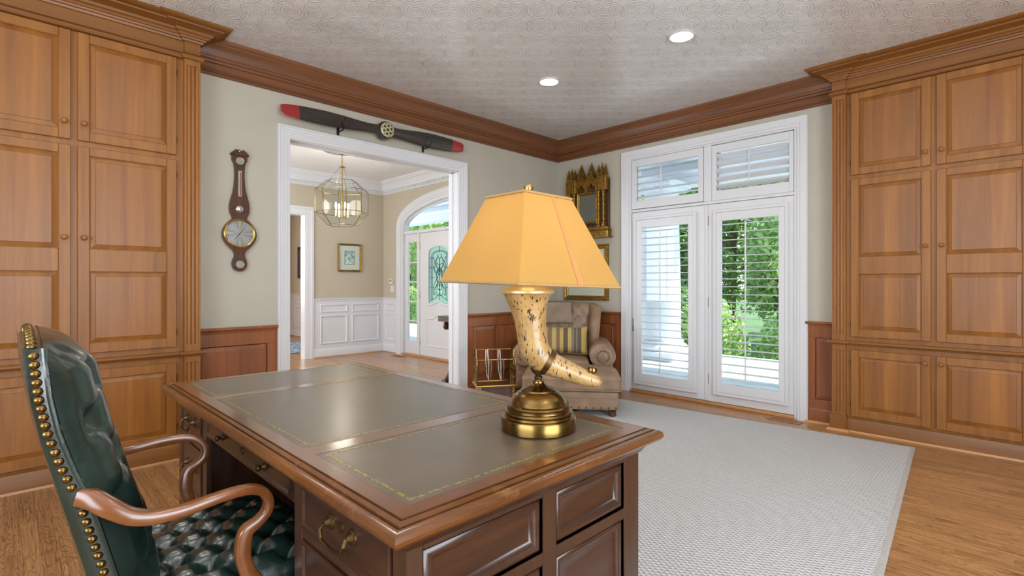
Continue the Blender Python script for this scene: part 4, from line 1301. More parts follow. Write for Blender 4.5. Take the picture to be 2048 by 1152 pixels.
def sunk(loc, rz, h, mat, parent):
    mb = MB()
    st = PANEL_STEPS[1:]
    mb.rings([[(h[0] + i, -d, h[2] + i), (h[1] - i, -d, h[2] + i), (h[1] - i, -d, h[3] - i), (h[0] + i, -d, h[3] - i)] for i, d in st], cap=False)
    n_ = len(mb.v)
    mb.f.append([n_ - 4, n_ - 3, n_ - 2, n_ - 1])
    return tf(mb, loc, rz).build('panel', mat, parent, smooth=40)
def bail(loc, rz, u, z, parent):
    hb = MB()
    for s_ in (-0.052, 0.052):
        hb.lathe([(0, 0.0), (0.019, 0.0), (0.018, 0.004), (0.012, 0.006), (0.010, 0.010), (0.006, 0.016), (0, 0.018)], 14, (u + s_, 0, z), 'y')
    hb.tube([(u - 0.052, -0.016, z), (u - 0.056, -0.024, z - 0.012), (u - 0.046, -0.026, z - 0.03), (u, -0.026, z - 0.036), (u + 0.046, -0.026, z - 0.03), (u + 0.056, -0.024, z - 0.012), (u + 0.052, -0.016, z)], 0.0042, 7)
    tf(hb, loc, rz).build('bail_pull', 'dark_brass', parent)
def escutcheon(loc, rz, u, z, parent):
    tf(MB().lathe([(0, 0), (0.012, 0), (0.011, 0.003), (0.005, 0.004), (0, 0.003)], 12, (u, 0, z), 'y'), loc, rz).build('escutcheon', 'dark_brass', parent)
def drawer(loc, rz, u0, u1, z0, z1, parent, pulls='bail'):
    mb = MB().box(u0, u1, 0.0, 0.014, z0, z1, 0.003)
    mb.panel(u0 + 0.0, u1 - 0.0, z0 + 0.0, z1 - 0.0, [(0.0, -0.002), (0.0, 0.004), (0.004, 0.006), (0.010, 0.006), (0.016, 0.001), (0.02, 0.001)])
    d = tf(mb, loc, rz).build('drawer', 'desk', parent, smooth=0)
    zc, uc = (z0 + z1) / 2, (u0 + u1) / 2
    if pulls == 'bail':
        bail(loc, rz, uc, zc + 0.012, d); escutcheon(loc, rz, uc, zc + 0.016, d)
    else:
        for k in (0.25, 0.75):
            u = u0 + (u1 - u0) * k
            hb = MB().lathe([(0, 0), (0.012, 0), (0.010, 0.004), (0.005, 0.010), (0.010, 0.018), (0.008, 0.024), (0, 0.026)], 12, (u, 0, zc), 'y')
            tf(hb, loc, rz).build('knob', 'dark_brass', d)
        escutcheon(loc, rz, uc, zc, d)
    return d
BX0, BX1, BY0_, BY1_ = 0.53, 1.325, 0.812, 2.545
LF = ((BX0, 0, 0), R(-90))         # face towards the chair, u = -y
# pedestals
for (y0, y1, nm) in ((BY0_, 1.33, 'near'), (2.14, BY1_, 'far')):
    MB().box(BX0 + 0.02, BX1 - 0.02, y0 + 0.02, y1 - 0.004, 0.05, 0.712).build('pedestal', 'desk_v', desk, smooth=0)
    MB().box(BX0 - 0.012, BX1 + 0.012, y0 - 0.012, y1 + 0.004, 0.0, 0.075, 0.006).build('plinth', 'desk', desk, smooth=0)
    u0, u1 = -y1 + (0.0205 if nm == 'far' else 0), -y0 - (0.0205 if nm == 'near' else 0)
    zs = [(0.10, 0.335), (0.362, 0.555), (0.580, 0.690)]
    hol = [(u0 + (0.03 if nm == 'far' else 0.05), u1 - (0.03 if nm == 'near' else 0.05), a, b) for a, b in zs]
    face(*LF, u0, u1, 0.06, 0.712, hol, 'desk_v', desk, 'drawer_frame')
    for h in hol:
        drawer(*LF, h[0] + 0.002, h[1] - 0.002, h[2] + 0.002, h[3] - 0.002, desk)
# centre drawer, knee hole back
drawer(*LF, -2.125, -1.345, 0.632, 0.700, desk, 'knob')
MB().box(BX0 + 0.002, BX0 + 0.5, 1.33, 2.14, 0.622, 0.712, 0.003).build('drawer_case', 'desk', desk, smooth=0)
MB().box(1.02, 1.04, 1.32, 2.15, 0.06, 0.63).build('modesty_panel', 'desk_v', desk, smooth=0)
# end panels
for loc, rz, u0, u1 in (((0, BY0_, 0), 0.0, BX0, BX1), ((0, BY1_, 0), R(180), -BX1, -BX0)):
    hol = []
    for a, b in (((0.566, 0.905), (0.955, 1.248)) if rz == 0 else ((-1.248, -0.955), (-0.905, -0.566))):
        hol += [(a, b, 0.553, 0.682), (a, b, 0.10, 0.522)]
    face(loc, rz, u0, u1, 0.06, 0.712, hol, 'desk_v', desk, 'end_frame')
    for h in hol:
        sunk(loc, rz, h, 'desk', desk)
face((BX1, 0, 0), R(90), BY0_ + 0.0205, BY1_ - 0.0205, 0.06, 0.712, [(0.9, 1.4, 0.1, 0.68), (1.46, 1.92, 0.1, 0.68), (1.98, 2.46, 0.1, 0.68)], 'desk_v', desk, 'visitor_face')
for a, b in ((0.9, 1.4), (1.46, 1.92), (1.98, 2.46)):
    sunk((BX1, 0, 0), R(90), (a, b, 0.1, 0.68), 'desk', desk)
MB().sweep([(BX0, BY0_), (BX1, BY0_), (BX1, BY1_), (BX0, BY1_)], [(0.0, 0.694), (0.005, 0.696), (0.010, 0.704), (0.016, 0.7115), (0, 0.7115)], closed=True).build('cove_mould', 'desk', desk, smooth=30)

# ================================================================ desk chair
CY = 1.615
chair = thing('desk_chair', 'green tufted leather executive chair with brass nail trim and wooden arms', 'chair', (0, 0, 0))
def interp(tab, t):
    for (a, va), (b, vb) in zip(tab[:-1], tab[1:]):
        if t <= b:
            k = 0 if b == a else max(0.0, (t - a) / (b - a))
            return va + (vb - va) * k
    return tab[-1][1]
def catmull(pts, n=6):
    out = []
    P_ = [Vector(p) for p in pts]
    for i in range(len(P_) - 1):
        p0, p1, p2, p3 = P_[max(i - 1, 0)], P_[i], P_[i + 1], P_[min(i + 2, len(P_) - 1)]
        for k in range(n):
            t = k / n
            out.append(0.5 * ((2 * p1) + (p2 - p0) * t + (2 * p0 - 5 * p1 + 4 * p2 - p3) * t * t + (3 * p1 - p0 - 3 * p2 + p3) * t ** 3))
    out.append(P_[-1])
    return out
REAR = [(0.44, 0.150), (0.584, 0.122), (0.70, 0.094), (0.797, 0.071), (0.871, 0.053), (0.952, 0.039), (1.021, 0.030), (1.089, 0.026), (1.13, 0.026)]
NAIL = [(0.44, 0.185), (0.574, 0.152), (0.667, 0.129), (0.739, 0.111), (0.814, 0.084), (0.889, 0.062), (0.97, 0.049), (1.059, 0.042), (1.13, 0.039)]
FRONT = [(0.44, 0.262), (0.532, 0.252), (0.628, 0.234), (0.711, 0.209), (0.779, 0.186), (0.843, 0.170), (0.919, 0.152), (1.006, 0.134), (1.06, 0.112), (1.095, 0.080), (1.12, 0.055), (1.13, 0.042)]
ZB0, ZB1 = 0.45, 1.082
def half_w(z):
    q = max(0.0, (z - 0.98) / 0.13)
    return 0.245 - 0.022 * q * q + (0.015 if z > 0.9 else 0.015 * max(0, (z - 0.5) / 0.4)) - 0.012
def tuft(y, l, dy, dl, D1, D2):
    a, b = y / dy + l / (2 * dl), y / dy - l / (2 * dl)
    m = 1.0 / math.hypot(1 / dy, 1 / (2 * dl))
    da, db = abs(a - round(a)) * m, abs(b - round(b)) * m
    ra, rb = round(a), round(b)
    yb, lb = (ra + rb) / 2 * dy, (ra - rb) * dl
    r = math.hypot(y - yb, l - lb)
    return -D1 * (math.exp(-(da / 0.010) ** 2) + math.exp(-(db / 0.010) ** 2)) * 0.7 - D2 * math.exp(-(r / 0.026) ** 2)
def back_pt(s, t):
    sg = -1 + 2 * s
    z = ZB0 + (ZB1 - ZB0) * t
    hw = half_w(z)
    y = hw * sg
    e = interp(NAIL, z) + 0.014
    f = interp(FRONT, z)
    bl = (1 - abs(sg) ** 3.2) ** 0.55
    rl = math.sqrt(max(0.0, 1 - (max(0.0, t - 0.86) / 0.14) ** 2))
    x = e + (max(0.0, f - e) * (0.10 + 0.90 * bl) + 0.022 * bl) * rl
    k = min(1.0, (1 - abs(sg)) / 0.18) * min(1.0, (1 - t) / 0.10)
    x += k * tuft(y, z - 0.62, 0.135, 0.092, 0.013, 0.034)
    zt = z - 0.022 * sg * sg * max(0, (t - 0.7) / 0.3) + (0.008 * (1 - sg * sg) * max(0, (t - 0.8) / 0.2))
    return (x, CY + y, zt)
mb = MB().grid(61, 101, back_pt)
bk = mb.build('back_cushion', 'green_leather', chair, smooth=80)
sh_ = MB()
rs = []
NB = 30
for j in range(NB + 1):
    t = j / NB
    z = ZB0 + (ZB1 - ZB0) * t
    hw = half_w(z)
    n_, r_ = interp(NAIL, z), interp(REAR, z)
    ring = []
    for sg in (-1.0, -0.98, -0.5, 0, 0.5, 0.98, 1.0):
        zz = z - 0.022 * sg * sg * max(0, (t - 0.7) / 0.3) + (0.008 * (1 - sg * sg) * max(0, (t - 0.8) / 0.2))
        ring.append((r_ + (0.012 if abs(sg) == 1.0 else 0.0) - 0.006 * (1 - sg * sg), CY + hw * sg, zz))
    for sg in (1.0, 0.5, 0, -0.5, -1.0):
        zz = z - 0.022 * sg * sg * max(0, (t - 0.7) / 0.3) + (0.008 * (1 - sg * sg) * max(0, (t - 0.8) / 0.2))
        ring.append((n_ + 0.016, CY + hw * sg, zz))
    rs.append(ring)
sh_.rings(rs)
sh = sh_.build('back_shell', 'green_leather', chair, smooth=60)
pip = []
for sgn in (-1, 1):
    pts = []
    for j in range(31):
        t = j / 30
        z = ZB0 + (ZB1 - ZB0) * t
        zz = z - 0.022 * max(0, (t - 0.7) / 0.3)
        pts.append((interp(NAIL, z) + 0.016, CY + sgn * (half_w(z) + 0.002), zz))
    MB().tube(pts, 0.005, 7).build('piping', 'green_leather', sh)
nail_me = MB().lathe([(0.0088, -0.002), (0.0085, 0.001), (0.0062, 0.0045), (0.0, 0.006)], 10, axis='y').mesh('nail_head', 60)
nail_x = MB().lathe([(0.0088, -0.002), (0.0085, 0.001), (0.0062, 0.0045), (0.0, 0.006)], 10, axis='z').mesh('nail_head', 60)
def nails(pts, sgn, parent, mesh=None):
    for p in pts:
        o = link('nail_head', mesh or nail_me, 'brass_nail', parent, p)
        if sgn > 0:
            o.rotation_euler = (0, 0, PI)
plain('brass_nail', srgb(128, 102, 58), 0.3, 0.25, 60, metal=1.0)
for sgn in (-1, 1):
    z = 0.52
    pts = []
    while z < 1.075:
        t = (z - ZB0) / (ZB1 - ZB0)
        zz = z - 0.022 * max(0, (t - 0.7) / 0.3)
        if not 0.735 < z < 0.765:
            pts.append((interp(NAIL, z), CY + sgn * (half_w(z) + 0.0005), zz))
        z += 0.0195
    nails(pts, sgn, sh)
tp = []
for k in range(18):
    sg = -0.94 + 1.88 * k / 17
    tp.append((interp(NAIL, ZB1) - 0.002, CY + half_w(ZB1) * sg, ZB1 - 0.022 * sg * sg + 0.008 * (1 - sg * sg) + 0.0005))
nails(tp, -1, sh, nail_x)
# buttons of the back
bt_me = MB().lathe([(0.012, -0.004), (0.011, 0.002), (0.006, 0.0055), (0, 0.0065)], 12, axis='x').mesh('button', 60)
for ra in range(-6, 7):
    for rb in range(-6, 7):
        y, l = (ra + rb) / 2 * 0.135, (ra - rb) * 0.092
        z = 0.62 + l
        if 0.5 < z < 1.06 and abs(y) < half_w(z) * 0.86:
            p = back_pt((y / half_w(z) + 1) / 2, (z - ZB0) / (ZB1 - ZB0))
            link('button', bt_me, 'green_leather', bk, (p[0] + 0.001, p[1], p[2]))
# seat
SX0, SX1, SY0, SY1, SZ = 0.185, 0.665, CY - 0.258, CY + 0.258, 0.497
def seat_pt(s, t):
    a, b = -1 + 2 * s, -1 + 2 * t
    x = (SX0 + SX1) / 2 + (SX1 - SX0) / 2 * a
    y = CY + (SY1 - SY0) / 2 * b
    ed = max(abs(a), abs(b))
    kk = (1 - abs(a) ** 6) * (1 - abs(b) ** 6)
    z = SZ - 0.055 + 0.055 * kk ** 0.4 + 0.012 * (1 - a * a) * (1 - b * b)
    k = min(1.0, (1 - ed) / 0.16)
    z += k * tuft(y - CY, x - 0.42, 0.116, 0.056, 0.012, 0.026)
    return (x, y, z)
st = MB().grid(81, 81, seat_pt).build('seat_cushion', 'green_leather', chair, smooth=80)
bz = MB().lathe([(0.012, -0.004), (0.011, 0.002), (0.006, 0.0055), (0, 0.0065)], 12, axis='z').mesh('button', 60)
for ra in range(-8, 9):
    for rb in range(-8, 9):
        y, l = (ra + rb) / 2 * 0.116, (ra - rb) * 0.056
        x = 0.42 + l
        if SX0 + 0.04 < x < SX1 - 0.04 and abs(y) < 0.22:
            p = seat_pt((x - SX0) / (SX1 - SX0), (y + CY - SY0) / (SY1 - SY0))
            link('button', bz, 'green_leather', st, (p[0], p[1], p[2] + 0.001))
ap = MB().rbox(SX0 + 0.002, SX1 - 0.001, SY0 + 0.001, SY1 - 0.001, 0.345, 0.452, 0.012, 4).build('seat_base', 'green_leather', chair, smooth=60)
pts = [(SX0 + 0.03 + k * 0.0198, SY0 - 0.0005, 0.362) for k in range(22)]
nails(pts, -1, ap)
pts = [(SX0 + 0.03 + k * 0.0198, SY1 + 0.0005, 0.362) for k in range(22)]
nails(pts, 1, ap)
# arms
ARM = [(0.112, 0.750), (0.132, 0.743), (0.156, 0.724), (0.190, 0.700), (0.230, 0.689), (0.284, 0.689), (0.348, 0.696), (0.408, 0.696), (0.447, 0.682), (0.466, 0.655), (0.464, 0.626), (0.444, 0.606), (0.418, 0.590), (0.411, 0.560), (0.412, 0.525), (0.424, 0.485), (0.445, 0.445), (0.458, 0.405), (0.460, 0.38)]
ARY = [0.236, 0.252, 0.270, 0.284, 0.292, 0.298, 0.298, 0.292, 0.286, 0.282, 0.280, 0.279, 0.278, 0.276, 0.274, 0.272, 0.27, 0.268, 0.266]
ARV = [0.024, 0.026, 0.025, 0.021, 0.0185, 0.0155, 0.0145, 0.0145, 0.015, 0.0155, 0.0155, 0.016, 0.021, 0.023, 0.022, 0.023, 0.026, 0.026, 0.024]
ARH = [0.020, 0.024, 0.026, 0.026, 0.024, 0.021, 0.020, 0.020, 0.019, 0.018, 0.018, 0.018, 0.019, 0.020, 0.020, 0.021, 0.022, 0.022, 0.022]
for sgn in (-1, 1):
    ctl = [(x, CY + sgn * y, z) for (x, z), y in zip(ARM, ARY)]
    pts = catmull(ctl, 5)
    def lerp_l(L, i):
        k = i / 5
        a = int(min(k, len(L) - 1.001)); f = k - a
        return L[a] * (1 - f) + L[min(a + 1, len(L) - 1)] * f
    rad = [(lerp_l(ARV, i) * 0.78, lerp_l(ARH, i) * 0.78) for i in range(len(pts))]
    # squared section with soft corners
    P_ = [Vector(p) for p in pts]
    rs = []
    sidev = Vector((0, 1, 0))
    for i, p in enumerate(P_):
        tg = (P_[min(i + 1, len(P_) - 1)] - P_[max(i - 1, 0)]).normalized()
        up = tg.cross(sidev).normalized()
        sd = up.cross(tg).normalized()
        ring = []
        for j in range(16):
            a = 2 * PI * j / 16
            ca, sa = math.cos(a), math.sin(a)
            e = 0.5
            ring.append(p + up * (math.copysign(abs(ca) ** e, ca) * rad[i][0]) + sd * (math.copysign(abs(sa) ** e, sa) * rad[i][1]))
        rs.append(ring)
    MB().rings(rs).build('arm', 'chair_wood', chair, smooth=60)
# swivel base
MB().lathe([(0, 0.33), (0.10, 0.33), (0.10, 0.345), (0, 0.345)], 20, (0.42, CY, 0)).build('seat_plate', 'black_iron', chair)
MB().tube([(0.42, CY, 0.12), (0.42, CY, 0.335)], 0.03, 14).build('column', 'black_iron', chair)
for k in range(5):
    a = 2 * PI * k / 5 + 0.3
    ca, sa = math.cos(a), math.sin(a)
    lg = MB().tube([(0.42 + 0.02 * ca, CY + 0.02 * sa, 0.14), (0.42 + 0.15 * ca, CY + 0.15 * sa, 0.115), (0.42 + 0.28 * ca, CY + 0.28 * sa, 0.075)], [(0.03, 0.028), (0.024, 0.026), (0.018, 0.024)], 10).build('leg', 'chair_wood', chair)
    MB().lathe([(0, -0.014), (0.024, -0.014), (0.026, 0), (0.024, 0.014), (0, 0.014)], 14, (0.42 + 0.27 * ca, CY + 0.27 * sa, 0.026), 'y').build('caster', 'dark_brass', lg)

# ================================================================ table lamp
LBX, LBY, LBZ = 1.106, 1.010, 0.7672
FW = Vector((math.cos(R(45.336)), math.sin(R(45.336)), 0))
RT = Vector((FW.y, -FW.x, 0))
lamp = thing('table_lamp', 'horn table lamp with brass base and square amber shade on the desk', 'lamp', (LBX, LBY, LBZ), R(45.336 - 90))
# lamp frame: local x runs along the horn, local y away from the viewpoint
MB().lathe([(0, 0), (0.106, 0), (0.109, 0.003), (0.109, 0.034), (0.107, 0.038), (0.099, 0.040), (0.097, 0.045), (0.0995, 0.051), (0.097, 0.056), (0.092, 0.058), (0.0915, 0.064), (0.093, 0.069), (0.090, 0.073), (0.081, 0.075), (0.079, 0.079), (0.077, 0.086), (0.070, 0.098), (0.060, 0.107), (0.052, 0.111), (0.050, 0.115), (0.042, 0.119), (0.030, 0.123), (0.022, 0.128), (0.017, 0.134), (0.0165, 0.138), (0, 0.138)], 48).build('base', 'old_brass', lamp, smooth=30)
MB().lathe([(0, 0.138), (0.010, 0.138), (0.0095, 0.142), (0.0125, 0.146), (0.0125, 0.150), (0.009, 0.153), (0.010, 0.157), (0.019, 0.164), (0.0235, 0.172), (0.0225, 0.180), (0.016, 0.188), (0, 0.19)], 24).build('stem', 'dark_brass', lamp, smooth=40)
HC_ = [(-0.031, 0.393), (-0.0305, 0.378), (-0.028, 0.355), (-0.0235, 0.317), (-0.0200, 0.280), (-0.0155, 0.248), (-0.006, 0.222), (0.012, 0.202), (0.037, 0.187), (0.067, 0.174), (0.113, 0.155), (0.155, 0.140), (0.176, 0.1335), (0.184, 0.131)]
HR_ = [0.073, 0.064, 0.0545, 0.046, 0.0435, 0.043, 0.042, 0.040, 0.036, 0.031, 0.0265, 0.020, 0.014, 0.004]
pts = catmull([(a, 0, b) for a, b in HC_], 5)
rr = []
for i in range(len(pts)):
    k = i / 5; a = int(min(k, len(HR_) - 1.001)); f = k - a
    rr.append(HR_[a] * (1 - f) + HR_[min(a + 1, len(HR_) - 1)] * f)
MB().tube(pts, rr, 28, up=(0, 1, 0)).build('horn', 'horn', lamp, smooth=60)
MB().lathe([(0, 0.391), (0.073, 0.391), (0.077, 0.394), (0.077, 0.399), (0.074, 0.402), (0.050, 0.414), (0.030, 0.416), (0, 0.416)], 36, (-0.031, 0, 0)).build('horn_cap', 'pale_gold', lamp, smooth=30)
bd = MB().tube([(0.020, 0, 0.197), (0.034, 0, 0.1885)], [0.0405, 0.0382], 28, up=(0, 1, 0))
bd.build('band', 'dark_brass', lamp)
MB().tube([(-0.012, 0, 0.188), (0.0, 0, 0.184), (0.014, 0, 0.182)], [(0.030, 0.012), (0.030, 0.013), (0.026, 0.011)], 14, up=(0, 1, 0)).build('saddle', 'dark_brass', lamp)
MB().lathe([(0, 0), (0.006, 0), (0.007, 0.006), (0.013, 0.010), (0.015, 0.018), (0.012, 0.025), (0, 0.029)], 16, (0.157, 0.004, 0.152)).build('tip_knob', 'old_brass', lamp)
MB().tube([(-0.031, 0, 0.41), (-0.031, 0, 0.50)], 0.012, 12).build('socket', 'brass', lamp)
MB().lathe([(0, 0.50), (0.012, 0.50), (0.028, 0.545), (0.028, 0.56), (0.018, 0.585), (0, 0.592)], 16, (-0.031, 0, 0)).build('bulb', 'lamp_bulb', lamp)
hp = MB()
for s_ in (-1, 1):
    hp.tube([(-0.031, s_ * 0.012, 0.50), (-0.031, s_ * 0.055, 0.54), (-0.031, s_ * 0.055, 0.60), (-0.031, 0, 0.672)], 0.002, 6)
hp.build('harp', 'brass', lamp)
MB().lathe([(0, 0.672), (0.006, 0.672), (0.009, 0.682), (0.006, 0.688), (0.013, 0.694), (0.015, 0.702), (0.011, 0.711), (0, 0.715)], 16, (-0.029, 0, -0.005)).build('finial', 'brass', lamp)
ZSB, ZST, RSB, RST = 0.419, 0.668, 0.263, 0.124
al = R(6.5)
def shade_corner(k, r, z):
    a = -PI / 2 - al + PI / 2 * k
    x, y = r * math.cos(a), r * math.sin(a)
    return Vector((-0.029 + x, y, z - 0.036 * x))
shd = MB()
for k in range(4):
    def fn(s, t, k=k):
        r = RSB + (RST - RSB) * t
        z = ZSB + (ZST - ZSB) * t
        p = shade_corner(k, r, z).lerp(shade_corner(k + 1, r, z), s)
        return p
    shd.grid(9, 9, fn)
shade_o = shd.build('lamp_shade', 'shade', lamp, smooth=30, merge=0.0005, label='amber fabric shade')
for r, z, nm in ((RSB, ZSB, 'hem'), (RST, ZST, 'top_trim')):
    c4 = [shade_corner(k, r + 0.001, z) for k in range(4)]
    t4 = MB()
    for k in range(4):
        t4.tube([c4[k], c4[(k + 1) % 4]], 0.0042, 6)
    t4.build(nm, 'shade_trim', shade_o)
for k, f0, f1 in ((0, 0.545, 0.60), (2, 0.545, 0.60)):
    q = []
    sm = MB()
    for (r, z) in ((RSB + 0.002, ZSB), (RST + 0.002, ZST)):
        a, b = shade_corner(k, r, z), shade_corner(k + 1, r, z)
        q.append((a.lerp(b, f0), a.lerp(b, f1)))
    sm.add([q[0][0], q[0][1], q[1][1], q[1][0]], [(0, 1, 2, 3)])
    sm.build('seam', 'shade_seam', shade_o, smooth=0, recalc=False)
pl = light('POINT', 'lamp_light', (0, 0, 0), 1.5, (1.0, 0.78, 0.48), shadow_soft_size=0.03)
pl.parent = lamp; pl.location = (-0.031, 0, 0.545)

# ================================================================ rug, vent, downlights
a45 = R(4.5)
rug = thing('woven_rug', 'large pale grey woven rug in front of the french doors', 'rug', (4.641, 0.597, 0.0005), a45)
MB().box(-3.10, 0.0, 0.0, 2.42, 0.0, 0.009).build('pile', 'rug', rug, smooth=0)
MB().sweep([(-3.10, 0.0), (0.0, 0.0), (0.0, 2.42), (-3.10, 2.42)], [(0.0, 0.0), (0.006, 0.001), (0.008, 0.005), (0.005, 0.0105), (-0.012, 0.0115), (-0.018, 0.010), (-0.018, 0.0)], closed=True).build('binding', 'rug_bind', rug, smooth=40)

v_ = thing('floor_register', 'wood toned slotted floor register at the foot of the french doors', 'vent', (4.795, 1.505, 0.0005), R(-3))
MB().box(-0.052, 0.052, -0.135, 0.135, 0.0, 0.006, 0.003).build('plate', 'vent_metal', v_, smooth=0)
for k in range(15):
    y = -0.105 + k * 0.0148
    MB().box(-0.028, 0.028, y - 0.0035, y + 0.0035, 0.0058, 0.0066).build('slot', 'black_iron', v_, smooth=0)

for i, (x, y, lb) in enumerate([(3.352, 2.936, 'lit recessed ceiling light towards the cased opening'), (3.398, 1.739, 'lit recessed ceiling light towards the french doors'), (3.40, 0.45, 'lit recessed ceiling light by the right cabinet'), (3.40, -0.9, 'lit recessed ceiling light by the end of the right cabinet'),
                            (0.75, 2.936, 'lit recessed ceiling light by the left cabinet'), (0.75, 1.739, 'lit recessed ceiling light above the desk'), (0.75, 0.45, 'lit recessed ceiling light behind the desk'), (0.75, -0.9, 'lit recessed ceiling light by the wall behind the viewpoint')]):
    d_ = thing('recessed_light', lb, 'ceiling light', (x, y, H), 0, 'recessed ceiling lights')
    MB().lathe([(0.078, -0.0005), (0.092, -0.0005), (0.094, -0.004), (0.088, -0.008), (0.078, -0.008)], 32, closed=True).build('trim_ring', 'white', d_)
    MB().lathe([(0, -0.0025), (0.078, -0.0025), (0.078, -0.005), (0, -0.006)], 32).build('lens', 'downlight', d_)
    light('SPOT', 'recessed_light_lamp', (x, y, H - 0.02), 20, (1.0, 0.95, 0.87), spot_size=R(150), spot_blend=0.9, shadow_soft_size=0.07)

# ================================================================ barometer
bz0 = 2.184 + 0.0
def bz_(y): return 2.184 - (y - 82) * 0.000905
def bu_(x): return (x - 316) * 0.00084
bar = thing('barometer', 'banjo shaped mahogany wall barometer with brass dials', 'barometer', (1.249, YA, 0), 0)
OUT = [(130, 62), (150, 64), (178, 62), (192, 52), (210, 46), (250, 41), (300, 40), (350, 43), (400, 48), (440, 56), (475, 66), (510, 76), (545, 83), (575, 84), (605, 79), (630, 68), (650, 60), (660, 62), (675, 84), (700, 108), (730, 128), (760, 139), (785, 142), (815, 137), (845, 122), (870, 104), (890, 84), (908, 64), (925, 50), (942, 43), (958, 43), (975, 49), (995, 58), (1020, 63), (1045, 60), (1065, 50), (1080, 32), (1086, 12)]
poly = [(h * 0.00084, bz_(y)) for y, h in OUT]
poly = poly + [(-a, b) for a, b in reversed(poly)]
MB().prism(poly, wallmap, 0.004, 0.026).build('case', 'dark_wood', bar, smooth=40)
pd = MB()
for s_ in (-1, 1):
    pd.prism([(s_ * 0.062, bz_(132)), (s_ * 0.062, bz_(122)), (s_ * 0.045, bz_(104)), (s_ * 0.024, bz_(84)), (s_ * 0.016, bz_(92)), (s_ * 0.016, bz_(112)), (s_ * 0.0, bz_(118)), (s_ * 0.0, bz_(132))], wallmap, 0.004, 0.036)
pd.box(-0.062, 0.062, -0.004, -0.038, bz_(136), bz_(126), 0.002)
pd.build('pediment', 'dark_wood', bar, smooth=0)
MB().lathe([(0, 0), (0.005, 0), (0.010, 0.008), (0.009, 0.018), (0.004, 0.024), (0, 0.030)], 12, (0, -0.02, bz_(112))).build('finial', 'brass', bar)
def dial_(y, r, nm, face_mat):
    d = MB()
    rr_ = [(r * 1.0, 0.024), (r * 1.10, 0.024), (r * 1.12, 0.032), (r * 1.04, 0.038), (r * 0.96, 0.034), (r * 0.96, 0.024)]
    d.lathe(rr_, 36, (0, 0, bz_(y)), 'y', closed=True)
    o = d.build(nm, 'brass', bar)
    MB().lathe([(0, 0.022), (r * 0.99, 0.022), (r * 0.99, 0.0275), (0, 0.0278)], 36, (0, 0, 0), 'y').build('dial_face', face_mat, o, loc=(0, 0, bz_(y)))
    return o
dial_(180, 0.029, 'hygrometer_dial', 'dial')
MB().box(-0.013, 0.015, -0.025, -0.031, bz_(472), bz_(258), 0.002).build('thermometer_plate', 'silver', bar, smooth=0)
MB().tube([(0.006, -0.034, bz_(460)), (0.006, -0.034, bz_(275))], 0.002, 6).build('thermometer_tube', 'red_paint', bar)
MB().lathe([(0, 0.024), (0.031, 0.024), (0.032, 0.03), (0.024, 0.038), (0.012, 0.043), (0, 0.045)], 24, (-0.002, 0, bz_(575)), 'y').build('convex_mirror', 'silver', bar, smooth=60)
for s_ in (-1, 1):
    MB().lathe([(0, 0.024), (0.008, 0.024), (0.008, 0.03), (0, 0.033)], 10, (s_ * 0.042, 0, bz_(560 if s_ < 0 else 588)), 'y').build('key_knob', 'lead', bar)
md = dial_(775, 0.098, 'barometer_dial', 'dial')
for ang, L, m2 in ((R(52), 0.072, 'brass'), (R(232), 0.06, 'ink')):
    ca, sa = math.cos(ang), math.sin(ang)
    z0_ = bz_(775)
    MB().tube([(0, -0.031, z0_), (L * ca, -0.031, z0_ + L * sa)], [0.003, 0.001], 6).build('pointer', m2, md)
for k in range(24):
    a = 2 * PI * k / 24
    MB().tube([(0.078 * math.cos(a), -0.0285, bz_(775) + 0.078 * math.sin(a)), (0.086 * math.cos(a), -0.0285, bz_(775) + 0.086 * math.sin(a))], 0.0012, 5).build('tick', 'ink', md)
dial_(1028, 0.029, 'level_dial', 'dial')

# ================================================================ propeller over the opening
prop = thing('wooden_propeller', 'dark wooden aircraft propeller with red tips over the opening', 'propeller', (2.431, YA - 0.085, 2.552), 0)
prop.rotation_euler = (0, R(-0.9), 0)
def blade(sgn):
    L = 0.908
    stn = [(0.04, 0.046, 0.040, 40), (0.09, 0.040, 0.034, 36), (0.16, 0.040, 0.026, 32), (0.26, 0.046, 0.020, 27), (0.38, 0.054, 0.016, 23), (0.52, 0.058, 0.012, 19), (0.66, 0.055, 0.010, 16), (0.76, 0.050, 0.008, 14), (0.86, 0.042, 0.007, 12), (0.895, 0.035, 0.006, 11), (0.908, 0.026, 0.004, 11)]
    def sect(x, w_, th, tw):
        tw = R(tw * 0.75) * sgn
        w_ *= 1.18
        ring = []
        for j in range(20):
            a = 2 * PI * j / 20
            p, q = w_ * math.cos(a), th * math.sin(a)
            ring.append((sgn * x, -(p * math.sin(tw) + q * math.cos(tw)), p * math.cos(tw) - q * math.sin(tw) + (0.012 - 0.02 * x) * (-sgn) * 0.0))
        return ring
    def at(x):
        for s0, s1 in zip(stn[:-1], stn[1:]):
            if x <= s1[0]:
                k = (x - s0[0]) / (s1[0] - s0[0])
                return tuple(a + (b - a) * k for a, b in zip(s0, s1))
        return stn[-1]
    cut = 0.765
    inner = [sect(*at(0.04 + (cut - 0.04) * i / 24)) for i in range(25)]
    MB().rings(inner).build('blade', 'prop_wood', prop, smooth=60)
    outer = [sect(*at(cut + (L - cut) * i / 10)) for i in range(11)]
    MB().rings(outer).build('red_tip', 'red_paint', prop, smooth=60)
blade(1); blade(-1)
MB().lathe([(0, -0.045), (0.072, -0.045), (0.080, -0.03), (0.080, 0.03), (0.074, 0.044), (0, 0.046)], 32, (0, 0, 0), 'y').build('hub', 'prop_wood', prop, smooth=40)
MB().lathe([(0, 0.046), (0.066, 0.046), (0.066, 0.052), (0.062, 0.054), (0, 0.054)], 32, (0, 0, 0), 'y').build('hub_plate', 'hub_plate', prop, smooth=40)
